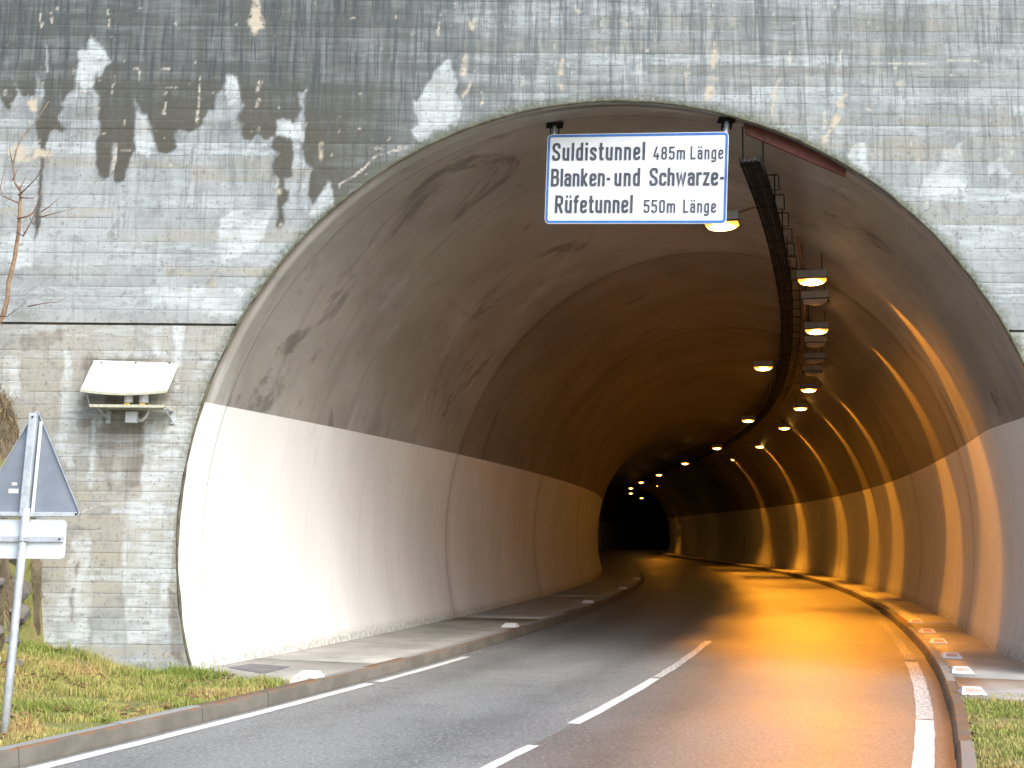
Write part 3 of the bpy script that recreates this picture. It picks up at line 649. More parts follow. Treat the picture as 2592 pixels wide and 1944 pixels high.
def lining(name, kind, A, B, m, tone=0.0):
    """A, B: ('portal', d) d metres in from the portal wall, or ('axis', s)"""
    px, pz = PROF[kind]; mid = lambda e: e[1]
    nrow = max(3, int((mid(B) - mid(A)) / 0.4) + 1)
    v, uv, seam, foot = [], [], [], []
    t = np.linspace(0, 1, nrow); ln_ = max(1e-3, B[1] - A[1]); t = np.unique(np.concatenate([t, [0.03 / ln_, 0.06 / ln_, 0.15 / ln_, 0.35 / ln_, 1 - 0.35 / ln_, 1 - 0.15 / ln_, 1 - 0.06 / ln_, 1 - 0.03 / ln_]])); t = t[(t >= 0) & (t <= 1)]; nrow = len(t); arc = np.concatenate([[0], np.cumsum(np.hypot(np.diff(px), np.diff(pz)))])
    for j, (d, z) in enumerate(zip(px, pz)):
        s0, o = so_of(AX0 + d, WALL_Y)
        a = (s0 if A[0] == 'portal' else 0) + A[1] + (0.004 if A != ('portal', 0) else 0.0)
        b = (s0 if B[0] == 'portal' else 0) + B[1] - 0.004
        ss = a + (b - a) * t
        x, y = at(ss, off_scale(np.full_like(ss, o), ss, s0))
        v.append(np.stack([x, y, np.full_like(ss, z)], 1))
        uv.append(np.stack([ss, np.full_like(ss, arc[j] + {'vault': 20, 'left': 0, 'right': 60}[kind])], 1))
        e = np.full_like(ss, 9.0)
        if A[0] == 'axis': e = np.minimum(e, ss - a)
        if B[0] == 'axis': e = np.minimum(e, b - ss)
        seam.append(0.35 * sstep(0.35, 0.01, e) + 0.65 * sstep(0.05, 0.01, e)); foot.append(np.full_like(ss, float(sstep(0.34, 0.14, z))))
    nc = len(px); me = mesh_np(name, np.concatenate(v), grid_faces(nc, nrow), True)
    lay = me.uv_layers.new(name='UVMap'); U = np.concatenate(uv)
    li = np.empty(len(me.loops), np.int32); me.loops.foreach_get('vertex_index', li)
    lay.data.foreach_set('uv', U[li].astype(np.float32).ravel())
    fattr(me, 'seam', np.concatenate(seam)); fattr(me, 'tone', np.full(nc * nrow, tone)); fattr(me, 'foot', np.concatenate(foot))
    o = link(name, me, m, tunnel); o.matrix_parent_inverse = PT
    return o
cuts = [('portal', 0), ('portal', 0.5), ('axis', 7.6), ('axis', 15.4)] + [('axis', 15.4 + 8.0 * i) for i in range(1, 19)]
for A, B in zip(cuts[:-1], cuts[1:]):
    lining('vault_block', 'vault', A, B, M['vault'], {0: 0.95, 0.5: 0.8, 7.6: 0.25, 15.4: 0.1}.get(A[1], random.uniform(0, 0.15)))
    lining('white_wall_block', 'left', A, B, M['white'])
    lining('white_wall_block', 'right', A, B, M['white'])
# rock-tight outer shell behind the open joints, closed at the far end
sh, ns = [], np.concatenate([[-6.0], np.arange(2, 158, 2.0)])
ang = np.linspace(math.pi + 0.45, -0.45, 40)
for s_ in ns:
    for a in ang:
        d = (ARX + 0.09) * math.cos(a); o_ = d * 0.962 if d < 0 else d * 0.962
        s0, _ = so_of(AX0 + d, WALL_Y); q = max(s_, s0 + 0.03)
        x, y = at(q, o_); sh.append((float(x), float(y), AX_Z + (ARZ + 0.09) * math.sin(a)))
F = [tuple(r) for r in grid_faces(len(ns), 40)] + [tuple(range((len(ns) - 1) * 40, len(ns) * 40))]
o = MB().add(sh, F).build('outer_shell', M['dark'], tunnel); o.matrix_parent_inverse = PT

# ------------------------------------------------------------------ cable tray under the vault
def soffit(o): return AX_Z + ARZ * math.sqrt(max(0.0, 1 - (o / (ARX * 0.955)) ** 2))
TRAY_O, TRAY_Z = 1.40, 5.83
def tube_along(ss, o, z, r, n=6):
    x, y = at(np.asarray(ss, float), o); zz = z if hasattr(z, '__len__') else [z] * len(ss)
    return [(float(a), float(b), float(c)) for a, b, c in zip(x, y, zz)]
tray = tag(empty('cable_tray', (*[float(q) for q in at(0.4, TRAY_O)], TRAY_Z)), 'dark perforated cable tray hung along the tunnel crown', 'cable tray')
TI = Matrix.Translation(tray.location).inverted()
def ty(o): o.matrix_parent_inverse = TI; return o
SS = np.concatenate([np.arange(0.35, 30, 0.5), np.arange(30, 150, 2.0)])
def tray_strip(o0, o1, z0, z1, name):
    x0, y0 = at(SS, o0); x1, y1 = at(SS, o1); a = np.stack([x0, y0, np.full_like(x0, z0)], 1); b = np.stack([x1, y1, np.full_like(x1, z1)], 1)
    t = np.array([0, 0, 0.006]); V = np.stack([a, b, b + t, a + t], 1).reshape(-1, 3); f = []
    for i in range(len(SS) - 1):
        for j in range(4): f.append((i * 4 + j, i * 4 + (j + 1) % 4, (i + 1) * 4 + (j + 1) % 4, (i + 1) * 4 + j))
    f += [(3, 2, 1, 0), tuple(len(V) - 4 + q for q in range(4))]
    return ty(MB().add([tuple(p) for p in V], f).build(name, M['tray'], tray))
W2 = 0.115
for k in range(6):                                       # slats of the bottom with open slots between
    a = TRAY_O - W2 + 2 * W2 * (k + 0.05) / 6; b = TRAY_O - W2 + 2 * W2 * (k + 0.95) / 6
    tray_strip(a, b, TRAY_Z, TRAY_Z, 'bottom_slat')
for s_ in (-1, 1): tray_strip(TRAY_O + s_ * W2, TRAY_O + s_ * (W2 + 0.004), TRAY_Z - 0.005, TRAY_Z + 0.085, 'side_rail')
for q in np.concatenate([np.arange(0.42, 30, 0.90)]):
    h = float(head(q)); x, y = at(q, TRAY_O)
    mb = MB(); mb.box((0, 0, 0), (2 * W2 + 0.012, 0.02, 0.008), Matrix.Translation((float(x), float(y), TRAY_Z - 0.012)) @ Matrix.Rotation(-h, 4, 'Z'))
    ty(mb.build('rung', M['tray'], tray))
for q in np.arange(0.7, 34, 1.6):                        # hanger rods to the soffit
    for s_ in (-1, 1):
        x, y = at(q, TRAY_O + s_ * W2); ty(MB().tube([(float(x), float(y), TRAY_Z), (float(x), float(y), soffit(TRAY_O + s_ * W2) + 0.02)], 0.008, 6).build('hanger_rod', M['tray'], tray))
for q in np.arange(1.05, 24, 0.85):                      # bent cable hooks standing off the right side
    p = []
    for o_, z_ in ((TRAY_O + W2, TRAY_Z + 0.05), (TRAY_O + W2 + 0.13, TRAY_Z + 0.045), (TRAY_O + W2 + 0.14, TRAY_Z + 0.03), (TRAY_O + W2 + 0.135, TRAY_Z - 0.11), (TRAY_O + W2 + 0.06, TRAY_Z - 0.10)):
        x, y = at(q + (0.12 if z_ < TRAY_Z - 0.05 else 0), o_); p.append((float(x), float(y), z_))
    ty(MB().tube(p, 0.008, 5).build('cable_hook', M['tray'], tray))
for dz, dx in ((0.03, -0.06), (0.03, 0.0), (0.035, 0.055)): # cables lying in the tray
    ty(MB().tube(tube_along(SS, TRAY_O + dx, TRAY_Z + dz, 0), 0.02, 5).build('cable', M['black'], tray))
# lighting rail that carries the right-hand lamps
RAIL_O = 1.72
rail = tag(MB().tube(tube_along(np.concatenate([np.arange(3.8, 30, 0.6), np.arange(30, 90, 2)]), RAIL_O, 5.80, 0), 0.022, 6).build('lighting_rail', M['rail']), 'thin reddish lighting rail beside the dark cable tray', 'rail')

# ------------------------------------------------------------------ lamps
lamp_meshes = {}
def lens_mesh():
    v, f = [], []; nu, nv = 12, 10
    for i in range(nu + 1):
        for j in range(nv + 1):
            u = -1 + 2 * i / nu; w = -1 + 2 * j / nv
            v.append((u * 0.215, w * 0.15, -0.085 * math.sqrt(max(0, 1 - u ** 2)) * (1 - w ** 4)))
    n = nv + 1
    for i in range(nu):
        for j in range(nv): f.append((i * n + j, (i + 1) * n + j, (i + 1) * n + j + 1, i * n + j + 1))
    return MB().add(v, f)
PLACE = ['nearest to the portal', 'second from the portal', 'third from the portal', 'fourth from the portal', 'fifth from the portal', 'sixth from the portal', 'seventh from the portal', 'eighth from the portal', 'ninth from the portal', 'farthest in']
LAMP_Z = 5.58
def lamp(X, Y, lit, label, group, beam):
    s_, o_ = so_of(X, Y); h = float(head(s_))
    r = tag(empty('tunnel_lamp', (X, Y, LAMP_Z), -h), label, 'lamp', group)
    if 'housing' not in lamp_meshes:
        mb = MB(); mb.box((0, 0, 0.065), (0.45, 0.32, 0.125), None, 0.012)
        for k in range(5): mb.box((-0.16 + 0.08 * k, 0, 0.133), (0.012, 0.28, 0.02))
        a = mb.build('housing', M['housing'], r); lamp_meshes['housing'] = a.data
        b = lens_mesh().build('lens', M['lens'], r, True); lamp_meshes['lens'] = b.data
        d = b.data.copy(); d.materials.clear(); d.materials.append(M['deadlens']); lamp_meshes['dead'] = d
        c = MB(); c.box((0, 0, -0.004), (0.47, 0.025, 0.02)); fr = MB()
        for q in ((0, -0.155, 0.462, 0.012), (0, 0.155, 0.462, 0.012), (-0.222, 0, 0.012, 0.30), (0.222, 0, 0.012, 0.30)): fr.box((q[0], q[1], -0.004), (q[2], q[3], 0.018))
        e = fr.build('lens_frame', M['tray'], r); lamp_meshes['frame'] = e.data
        if not lit: b.data = d
    else:
        link('housing', lamp_meshes['housing'], None, r); link('lens_frame', lamp_meshes['frame'], None, r)
        link('lens', lamp_meshes['lens' if lit else 'dead'], None, r)
    up = soffit(o_) - LAMP_Z
    if beam == 'right':
        for dx in (0.15, -0.15): MB().tube([(dx, 0, 0.125), (dx, 0, up + 0.03)], 0.007, 6).build('hanger_rod', M['tray'], r)
    if beam:
        dx = (RAIL_O if beam == 'right' else TRAY_O - W2) - o_
        MB().tube([(0.2 if dx > 0 else -0.2, 0.05, 0.14), (dx, 0.05, 0.20)], 0.014, 6).build('side_arm', M['rail'], r)
    if lit and beam:
        ld = bpy.data.lights.new('lamp_light', 'SPOT'); ld.color = SODIUM; ld.shadow_soft_size = 0.12
        lo = bpy.data.objects.new('lamp_light', ld); COL.objects.link(lo); lo.parent = r
        lo.location = (0, 0, -0.10)
        if beam == 'right':
            ld.energy = BEAM * (1.0 if s_ < 50 else 0.55); ld.spot_size = math.radians(104); ld.spot_blend = 0.35; ld.shadow_soft_size = 0.08
            lo.rotation_euler = (0, math.radians(-26), 0); lo.scale = (1.0, 0.24, 1.0)
            l2 = bpy.data.lights.new('road_light', 'SPOT'); l2.color = SODIUM; l2.shadow_soft_size = 0.12; l2.energy = ROAD_BEAM; l2.spot_size = math.radians(48); l2.spot_blend = 0.75
            lo2 = bpy.data.objects.new('road_light', l2); COL.objects.link(lo2); lo2.parent = r; lo2.location = (0, 0, -0.10); lo2.scale = (1.0, 2.0, 1.0)
            # counter-beam optic: throws light low along the lane towards the portal
            l3 = bpy.data.lights.new('counter_beam', 'SPOT'); l3.color = SODIUM; l3.shadow_soft_size = 0.14; l3.energy = COUNTER; l3.spot_size = math.radians(44); l3.spot_blend = 0.4
            lo3 = bpy.data.objects.new('counter_beam', l3); COL.objects.link(lo3); lo3.parent = r; lo3.location = (0, -0.02, -0.11); lo3.rotation_euler = (math.radians(-67), 0, 0); lo3.scale = (0.55, 1.0, 1.0)
        else:
            ld.energy = BEAM * 0.015; ld.spot_size = math.radians(130); ld.spot_blend = 0.6; lo.scale = (1.0, 0.35, 1.0)
    return r
BEAM = 340.0
ROAD_BEAM = 1250.0
COUNTER = 470.0
LEFT = [(2.66, 14.74), (5.91, 27.62), (8.11, 40.48), (9.28, 53.45), (9.54, 65.11), (9.67, 77.68), (9.73, 88.93), (10.1, 100.31), (11.34, 112.63), (13.89, 126.71)]
RIGHT = [(4.64, 18.02, 1), (5.09, 19.6, 0), (5.86, 22.51, 1), (6.25, 24.11, 0), (6.8, 26.37, 0), (7.25, 28.37, 0), (8.02, 31.78, 1), (8.93, 36.45, 1), (9.98, 43.2, 1), (10.99, 52.3, 1), (11.57, 61.39, 1), (11.77, 69.89, 1), (11.84, 78.38, 1), (11.82, 95.06, 1)]
LL_ = ['lit orange lamp half hidden behind the lower right corner of the tunnel name sign'] + ['lit orange lamp of the row left of the cable tray, %s' % PLACE[i] for i in range(1, 9)] + ['lit orange lamp of the row left of the cable tray, farthest in']
for (x, y), lb in zip(LEFT, LL_): lamp(x, y, True, lb, 'lamps left of the cable tray', 'left')
ORD = ['nearest to the portal', 'second', 'third', 'fourth', 'fifth', 'sixth', 'seventh', 'eighth', 'ninth', 'farthest in']
li = di = 0
for (x, y, lit) in RIGHT:
    if lit:
        lb = 'lit orange lamp right of the cable tray, ' + (ORD[li] if li in (0, 9) else ORD[li] + ' lit one from the portal'); li += 1
    else:
        lb = ['unlit grey lamp between the two nearest lit lamps right of the tray', 'first of three unlit grey lamps below the second lit lamp', 'middle of three unlit grey lamps below the second lit lamp', 'last of three unlit grey lamps below the second lit lamp'][di]; di += 1
    lamp(x, y, bool(lit), lb, 'lamps right of the cable tray' if lit else 'unlit lamps right of the cable tray', 'right')

# rust-red board under the soffit, right of the sign
poly = [(2.690, 6.245), (3.824, 5.742), (3.826, 5.80)]
for i in range(9):
    x = 3.826 - (3.826 - 2.66) * i / 8; poly.append((x, AX_Z + ARZ * math.sqrt(1 - ((x - AX0) / ARX) ** 2) + 0.01))
rb = MB().prism(poly, WALL_Y + 0.13, WALL_Y + 0.17).build('steel_board', M['rust'])
tag(rb, 'rust-red steel board fixed under the arch right of the name sign', 'board')

# ------------------------------------------------------------------ tunnel name sign
def fillet(pts, r, closed=False, n=5):
    P = [Vector((p[0], p[1])) for p in pts]; N = len(P); out = []
    for i in range(N):
        if not closed and i in (0, N - 1): out.append(P[i]); continue
        a, b, c = P[i - 1], P[i], P[(i + 1) % N]; u = (a - b); w = (c - b)
        rr_ = min(r, u.length * 0.49, w.length * 0.49); p0 = b + u.normalized() * rr_; p1 = b + w.normalized() * rr_
        for k in range(n + 1):
            t = k / n; out.append(p0 * (1 - t) ** 2 + b * 2 * t * (1 - t) + p1 * t * t)
    return out
T_ = 0.138; XH = 0.735; A_ = T_ / 2; B_ = 0.385 - T_ / 2; BO = T_ / 2; TO = XH - T_ / 2; CT = 1 - T_ / 2; R_ = 0.13
def stem(x, y0=0.0, y1=1.0): return ([(x, y0), (x, y1)], 0, False)
def cu(pts, r=R_): return (pts, r, False)
def lo_(pts, r=R_): return (pts, r, True)
CW = 0.455 - T_ / 2
bowl = lo_([(A_, BO), (B_, BO), (B_, TO), (A_, TO)])
dots = [([(0.05, 0.925), (0.145, 0.925)], 0, False), ([(0.24, 0.925), (0.335, 0.925)], 0, False)]
aa = [cu([(B_, 0), (B_, TO), (A_, TO), (A_, 0.53)]), cu([(B_, 0.43), (A_, 0.43), (A_, BO), (B_, BO), (B_, 0.2)])]
uu = [stem(B_, 0, XH), cu([(A_, XH), (A_, BO), (B_, BO), (B_, 0.25)])]
GL = {
 'n': (0.385, [stem(A_, 0, XH), cu([(A_, 0.48), (A_, TO), (B_, TO), (B_, 0)])]), 'u': (0.385, uu), 'ü': (0.385, uu + dots),
 'l': (T_, [stem(A_)]), 'i': (T_, [stem(A_, 0, XH), stem(A_, 0.865, 1.0)]), 'd': (0.385, [bowl, stem(B_)]),
 's': (0.37, [cu([(B_ - .01, 0.50), (B_ - .01, TO), (A_, TO), (A_, 0.44), (B_ - .01, 0.29), (B_ - .01, BO), (A_, BO), (A_, 0.21)], 0.11)]),
 't': (0.27, [cu([(0.115, 0.97), (0.115, BO), (0.28, BO)], 0.1), ([(0.0, TO), (0.27, TO)], 0, False)]),
 'e': (0.385, [cu([(A_, 0.37), (B_, 0.37), (B_, TO), (A_, TO), (A_, BO), (B_, BO), (B_, 0.21)], R_)]), 'a': (0.385, aa), 'ä': (0.385, aa + dots),
 'k': (0.40, [stem(A_), ([(A_, 0.25), (B_ + 0.0, XH)], 0, False), ([(A_ + 0.07, 0.40), (B_ + 0.02, 0.0)], 0, False)]),
 'B': (0.46, [stem(A_), cu([(A_, CT), (CW - .02, CT), (CW - .02, 0.53), (A_, 0.53)], 0.15), cu([(A_, 0.53), (CW, 0.53), (CW, BO), (A_, BO)], 0.15)]),
 'S': (0.46, [cu([(CW, 0.70), (CW, CT), (A_, CT), (A_, 0.60), (CW, 0.40), (CW, BO), (A_, BO), (A_, 0.30)], 0.16)]),
 'c': (0.375, [cu([(B_, 0.49), (B_, TO), (A_, TO), (A_, BO), (B_, BO), (B_, 0.24)])]), 'h': (0.385, [stem(A_), cu([(A_, 0.48), (A_, TO), (B_, TO), (B_, 0)])]),
 'w': (0.56, [([(0.06, XH), (0.165, 0.04), (0.28, 0.66), (0.395, 0.04), (0.50, XH)], 0, False)]), 'r': (0.29, [stem(A_, 0, XH), cu([(A_, 0.45), (A_, TO), (0.30, TO)], 0.12)]),
 'z': (0.36, [([(0.01, TO), (0.35, TO)], 0, False), ([(0.29, TO), (0.07, BO)], 0, False), ([(0.01, BO), (0.36, BO)], 0, False)]),
 'R': (0.47, [stem(A_), cu([(A_, CT), (CW, CT), (CW, 0.47), (A_, 0.47)], 0.16), ([(CW - 0.16, 0.47), (CW + 0.015, 0.0)], 0, False)]),
 'f': (0.27, [cu([(0.115, 0.0), (0.115, CT), (0.28, CT)], 0.11), ([(0.0, TO), (0.27, TO)], 0, False)]),
 'g': (0.385, [bowl, cu([(B_, XH), (B_, -0.17), (A_, -0.17), (A_, -0.08)], 0.12)]),
 'm': (0.60, [stem(A_, 0, XH), cu([(A_, 0.48), (A_, TO), (0.30, TO), (0.30, 0)], 0.11), cu([(0.30, 0.48), (0.30, TO), (0.53, TO), (0.53, 0)], 0.11)]),
 'L': (0.40, [stem(A_), ([(A_, BO), (0.40, BO)], 0, False)]), '-': (0.24, [([(0.02, 0.40), (0.22, 0.40)], 0, False)]),
 '4': (0.45, [([(0.26, 1.0), (0.07, 0.27), (0.45, 0.27)], 0.02, False), stem(0.32, 0.0, 0.50)]),
 '8': (0.42, [lo_([(A_ + .01, 0.52), (0.34, 0.52), (0.34, CT), (A_ + .01, CT)], 0.13), lo_([(A_, BO), (0.35, BO), (0.35, 0.52), (A_, 0.52)], 0.14)]),
 '5': (0.42, [cu([(0.40, CT), (A_, CT), (A_, 0.50)], 0.01), cu([(A_, 0.52), (A_, 0.585), (0.35, 0.585), (0.35, BO), (A_, BO), (A_, 0.25)], 0.13)]),
 '0': (0.42, [lo_([(A_, BO), (0.35, BO), (0.35, CT), (A_, CT)], 0.17)]),
}
def stroke_mesh(mb, pts, closed, w, fx, fz, y0, y1):
    N = len(pts); L, R = [], []
    for i, p in enumerate(pts):
        a = pts[i - 1] if (closed or i > 0) else None; c = pts[(i + 1) % N] if (closed or i < N - 1) else None
        d0 = (p - a).normalized() if a is not None else None; d1 = (c - p).normalized() if c is not None else None
        d = d1 if d0 is None else d0 if d1 is None else (d0 + d1)
        if d.length < 1e-6: d = d1
        d = d.normalized(); nrm = Vector((-d.y, d.x)); k = 1.0
        if d0 is not None and d1 is not None: k = min(2.0, 1.0 / max(0.35, nrm.dot(Vector((-d1.y, d1.x)))))
        L.append(p + nrm * w / 2 * k); R.append(p - nrm * w / 2 * k)
    v = []
    for a, b in zip(L, R): v += [(fx(a.x), y1, fz(a.y)), (fx(b.x), y1, fz(b.y)), (fx(a.x), y0, fz(a.y)), (fx(b.x), y0, fz(b.y))]
    f = []
    for i in range(N if closed else N - 1):
        j = (i + 1) % N; a, b = 4 * i, 4 * j
        f += [(a + 2, a + 3, b + 3, b + 2), (a, a + 2, b + 2, b), (a + 1, b + 1, b + 3, a + 3)]
    if not closed: f += [(0, 1, 3, 2), (4 * N - 4, 4 * N - 2, 4 * N - 1, 4 * N - 3)]
    mb.add(v, f)
def text(mb, word, x0, x1, zbase, cap, weight=1.0):
    wsum = sum(GL[c][0] for c in word) * cap; gap = ((x1 - x0) - wsum) / max(1, len(word) - 1)
    kx = 1.0
    if gap < 0.05 * cap: kx = ((x1 - x0) - 0.05 * cap * (len(word) - 1)) / wsum; gap = 0.05 * cap
    if gap > 0.16 * cap: kx = ((x1 - x0) - 0.13 * cap * (len(word) - 1)) / wsum; gap = 0.13 * cap
    x = x0; lay = 0
    for c in word:
        for pts, r, closed in GL[c][1]:
            p = fillet(pts, r, closed) if r else [Vector(q) for q in pts]
            lay += 1; dy = 0.00025 * (lay % 7)
            stroke_mesh(mb, p, closed, T_ * weight, lambda t, x=x: x + t * cap * kx, lambda t: zbase + t * cap, -0.0225 - dy, -0.0188)
        x += GL[c][0] * cap * kx + gap
SW, SH = 2.12, 1.068
sg = empty('tunnel_name_sign', (1.426, 13.45, 5.768))
sg.matrix_world = Matrix.Translation((1.4264, 13.45, 5.7665)) @ Matrix.Rotation(-0.1991, 4, 'Z') @ Matrix.Rotation(0.071, 4, 'X') @ Matrix.Rotation(0.0437, 4, 'Y')
tag(sg, 'white blue-bordered sign with tunnel names hung under the arch', 'sign')
def rrect(w, h, r, n=6):
    out = []
    for cx, cz, a0 in ((w / 2 - r, h / 2 - r, 0), (-w / 2 + r, h / 2 - r, 90), (-w / 2 + r, -h / 2 + r, 180), (w / 2 - r, -h / 2 + r, 270)):
        for k in range(n + 1): a = math.radians(a0 + 90 * k / n); out.append((cx + r * math.cos(a), cz + r * math.sin(a)))
    return out
MB().prism(rrect(SW, SH, 0.055), -0.016, 0.016).build('panel', M['signwhite'], sg)
o1 = rrect(SW - 0.016, SH - 0.016, 0.048); o2 = rrect(SW - 0.072, SH - 0.072, 0.018); n = len(o1)
v = [(x, -0.0195, z) for x, z in o1] + [(x, -0.0195, z) for x, z in o2] + [(x, -0.0155, z) for x, z in o1] + [(x, -0.0155, z) for x, z in o2]
f = []
for i in range(n):
    j = (i + 1) % n; f += [(i, j, n + j, n + i), (i, 2 * n + i, 2 * n + j, j), (n + i, n + j, 3 * n + j, 3 * n + i)]
MB().add(v, f).build('border', M['signblue'], sg)
def U(u): return (u - 0.5) * SW
for zf, words in ((0.297, (('Suldistunnel', .031, .549, 0.198), ('485m', .593, .769, .144), ('Länge', .797, .975, .144))),
                  (0.585, (('Blanken-', .029, .363, 0.198), ('und', .385, .526, .198), ('Schwarze-', .578, .982, .198))),
                  (0.882, (('Rüfetunnel', .057, .49, 0.198), ('550m', .551, .724, .144), ('Länge', .766, .944, .144)))):
    for wd, a, b, cap in words:
        mb = MB(); text(mb, wd, U(a), U(b), SH * (0.5 - zf), cap * SH, 1.0 if cap > .17 else 0.80)
        mb.build('lettering', M['ink'], sg)
SI = sg.matrix_world.inverted()
for lx in (-1.0, 1.02):                                   # galvanised hanger posts up to plates on the soffit
    top = sg.matrix_world @ Vector((lx, 0.03, SH / 2 - 0.12)); s_, o_ = so_of(top.x, top.y)
    zt = soffit(o_) - 0.02
    if lx > 0: zt = AX_Z + ARZ * math.sqrt(1 - ((top.x - AX0) / ARX) ** 2) - 0.02
    mb = MB(); mb.tube([SI @ top, SI @ Vector((top.x + 0.02, top.y, zt))], 0.027, 10); mb.build('hanger_post', M['galv'], sg, True)
    mb = MB(); mb.box((0, 0, 0), (0.20, 0.16, 0.02), SI @ Matrix.Translation((top.x + 0.02, top.y, zt + 0.005)))
    for q in (-0.05, 0.05): mb.box((0, 0, 0), (0.012, 0.10, 0.10), SI @ Matrix.Translation((top.x + 0.02 + q, top.y, zt - 0.045)))
    mb.build('soffit_bracket', M['tray'], sg)

# ------------------------------------------------------------------ sensor station on the wall, left of the arch
st = tag(empty('wall_sensor_station', (-4.2, WALL_Y, 2.8)), 'white sheet-metal canopy over two small sensors on the wall left of the arch', 'sensor')
STI = Matrix.Translation((4.2, -WALL_Y, -2.8))
def sp(o): o.matrix_parent_inverse = STI; return o
v, f = [], []; NX, prof = 14, [(13.085, 3.510, 0), (13.065, 3.475, 0), (12.98, 3.40, 0.15), (12.86, 3.28, 0.5), (12.74, 3.16, 0.9), (12.70, 3.125, 1.0)]
for lay in (0.0, 0.016):
    for (y, z, sag) in prof:
        for i in range(NX + 1):
            t = i / NX; x0_, x1_ = (-4.666 + 0.01 * sag, -3.723)
            v.append((x0_ + (x1_ - x0_) * t, y - 0.0 + lay * 0.5, z + 0.005 - 0.024 * t * (1 - sag) - lay - sag * 0.034 * (1 - (2 * t - 1) ** 2) + 0.012 * sag))
k = NX + 1; tot = len(prof) * k
for i in range(len(prof) - 1):
    for j in range(NX): a = i * k + j; f += [(a, a + 1, a + k + 1, a + k), (tot + a, tot + a + k, tot + a + k + 1, tot + a + 1)]
for i in range(len(prof) - 1):
    for j in (0, NX): a = i * k + j; f.append((a, a + k, tot + a + k, tot + a))
for j in range(NX): f.append((j, j + 1, tot + j + 1, tot + j))
can = sp(MB().add(v, f).build('canopy', M['canopy'], st))
v, f = [], []
for j in range(NX + 1):
    x, y, z = can.data.vertices[(len(prof) - 1) * k + j].co
    for dy, dz in ((-0.004, 0.004), (-0.004, -0.026), (0.006, -0.026), (0.006, 0.004)): v.append((x, y + dy, z + dz))
for j in range(NX):
    for q in range(4): f.append((j * 4 + q, j * 4 + (q + 1) % 4, j * 4 + 4 + (q + 1) % 4, j * 4 + 4 + q))
f += [(3, 2, 1, 0), tuple(NX * 4 + q for q in range(4))]
o = MB().add(v, f).build('canopy_rim', M['rim'], can)
for x in (-4.57, -4.19, -3.815):
    mb = MB(); mb.tube([(x, 13.10, 3.489), (x, 13.058, 3.489)], 0.010, 6); mb.build('bolt', M['black'], can)
mb = MB(); mb.box((-4.150, 12.88, 2.968), (0.80, 0.36, 0.018), None, 0.003); mb.box((-4.150, 12.702, 2.965), (0.80, 0.012, 0.032), None, 0.003)
sp(mb.build('shelf', M['rim'], st))
for x in (-4.18, -4.014):
    mb = MB(); zz = [3.015, 3.03, 3.035, 3.10, 3.17, 3.19]; rr2 = [0.048, 0.052, 0.049, 0.046, 0.044, 0.02]
    mb.tube([(x, 12.85, z) for z in zz], rr2, 18); sn = sp(mb.build('sensor', M['plastic'], st, True))
    mb = MB(); mb.tube([(x, 12.85, 2.977), (x, 12.85, 3.016)], 0.046, 18); mb.build('sensor_base', M['black'], sn)
    mb = MB(); mb.box((x, 12.806, 2.998), (0.062, 0.012, 0.024), None, 0.003); mb.build('amber_window', M['amber'], sn)
mb = MB(); mb.box((-4.160, 12.92, 2.865), (0.122, 0.07, 0.122), None, 0.006); sp(mb.build('junction_box', M['plastic'], st))
mb = MB(); mb.tube([(-4.10, 12.92, 2.845), (-4.05, 12.91, 2.838), (-4.01, 12.91, 2.87), (-3.985, 12.91, 2.92), (-3.98, 12.91, 2.96)], 0.006, 6); mb.tube([(-4.10, 12.92, 2.825), (-4.04, 12.91, 2.82), (-4.0, 12.91, 2.86), (-3.97, 12.91, 2.92), (-3.965, 12.91, 2.96)], 0.006, 6)
sp(mb.build('cable', M['sticker'], st, True))
for x in (-4.47, -3.76):
    mb = MB(); mb.tube([(x, 13.1, 2.84), (x, 13.06, 2.85), (x, 12.76, 2.945)], 0.011, 6); mb.box((x, 13.085, 2.88), (0.05, 0.02, 0.14)); mb.box((x, 12.93, 2.95), (0.03, 0.30, 0.012))
    sp(mb.build('bracket', M['galv'], st))
mb = MB(); mb.tube([(-4.60, 12.74, 3.10), (-4.585, 12.80, 2.97)], 0.004, 5); sp(mb.build('stay_wire', M['galv'], st))

# ------------------------------------------------------------------ road sign seen from behind, at the left edge
FY = 9.208
def lean(z): return -3.791 + (z - 0.14) * (0.093 / 2.402)
rs = tag(empty('road_sign', (lean(0.14), FY, 0.1)), 'back of a grey triangular road sign with pale plate on a galvanised pole', 'road sign')
RI = Matrix.Translation((-lean(0.14), -FY, -0.1))
def rp(o): o.matrix_parent_inverse = RI; return o
mb = MB(); mb.tube([(lean(z), FY - 0.045, z) for z in (-0.2, 0.6, 1.2, 1.80)], 0.031, 14); rp(mb.build('pole', M['galv'], rs, True))
ax = lean(1.75)
tri = [(Vector((lean(2.545), 2.545)), ), ]
T3 = [(lean(2.575), 2.575), (ax - 0.425, 1.722), (ax + 0.425, 1.735)]
TP = [(p.x, p.y) for p in fillet(T3, 0.06, True, 5)]
tb = rp(MB().prism(TP, FY - 0.012, FY + 0.0).build('triangle_back', M['signback'], rs))
cx = sum(p[0] for p in T3) / 3; cz = sum(p[1] for p in T3) / 3
v, f = [], []; n = len(TP)                                   # turned-back edge of the sheet
for kf, y in ((1.0, FY + 0.002), (1.0, FY - 0.030), (0.985, FY - 0.030), (0.985, FY - 0.010)): v += [(cx + (x - cx) * kf, y, cz + (z - cz) * kf) for x, z in TP]
for r_ in range(3):
    for i in range(n): j = (i + 1) % n; f.append((r_ * n + i, r_ * n + j, (r_ + 1) * n + j, (r_ + 1) * n + i))
MB().add(v, f).build('folded_edge', M['galv'], tb)
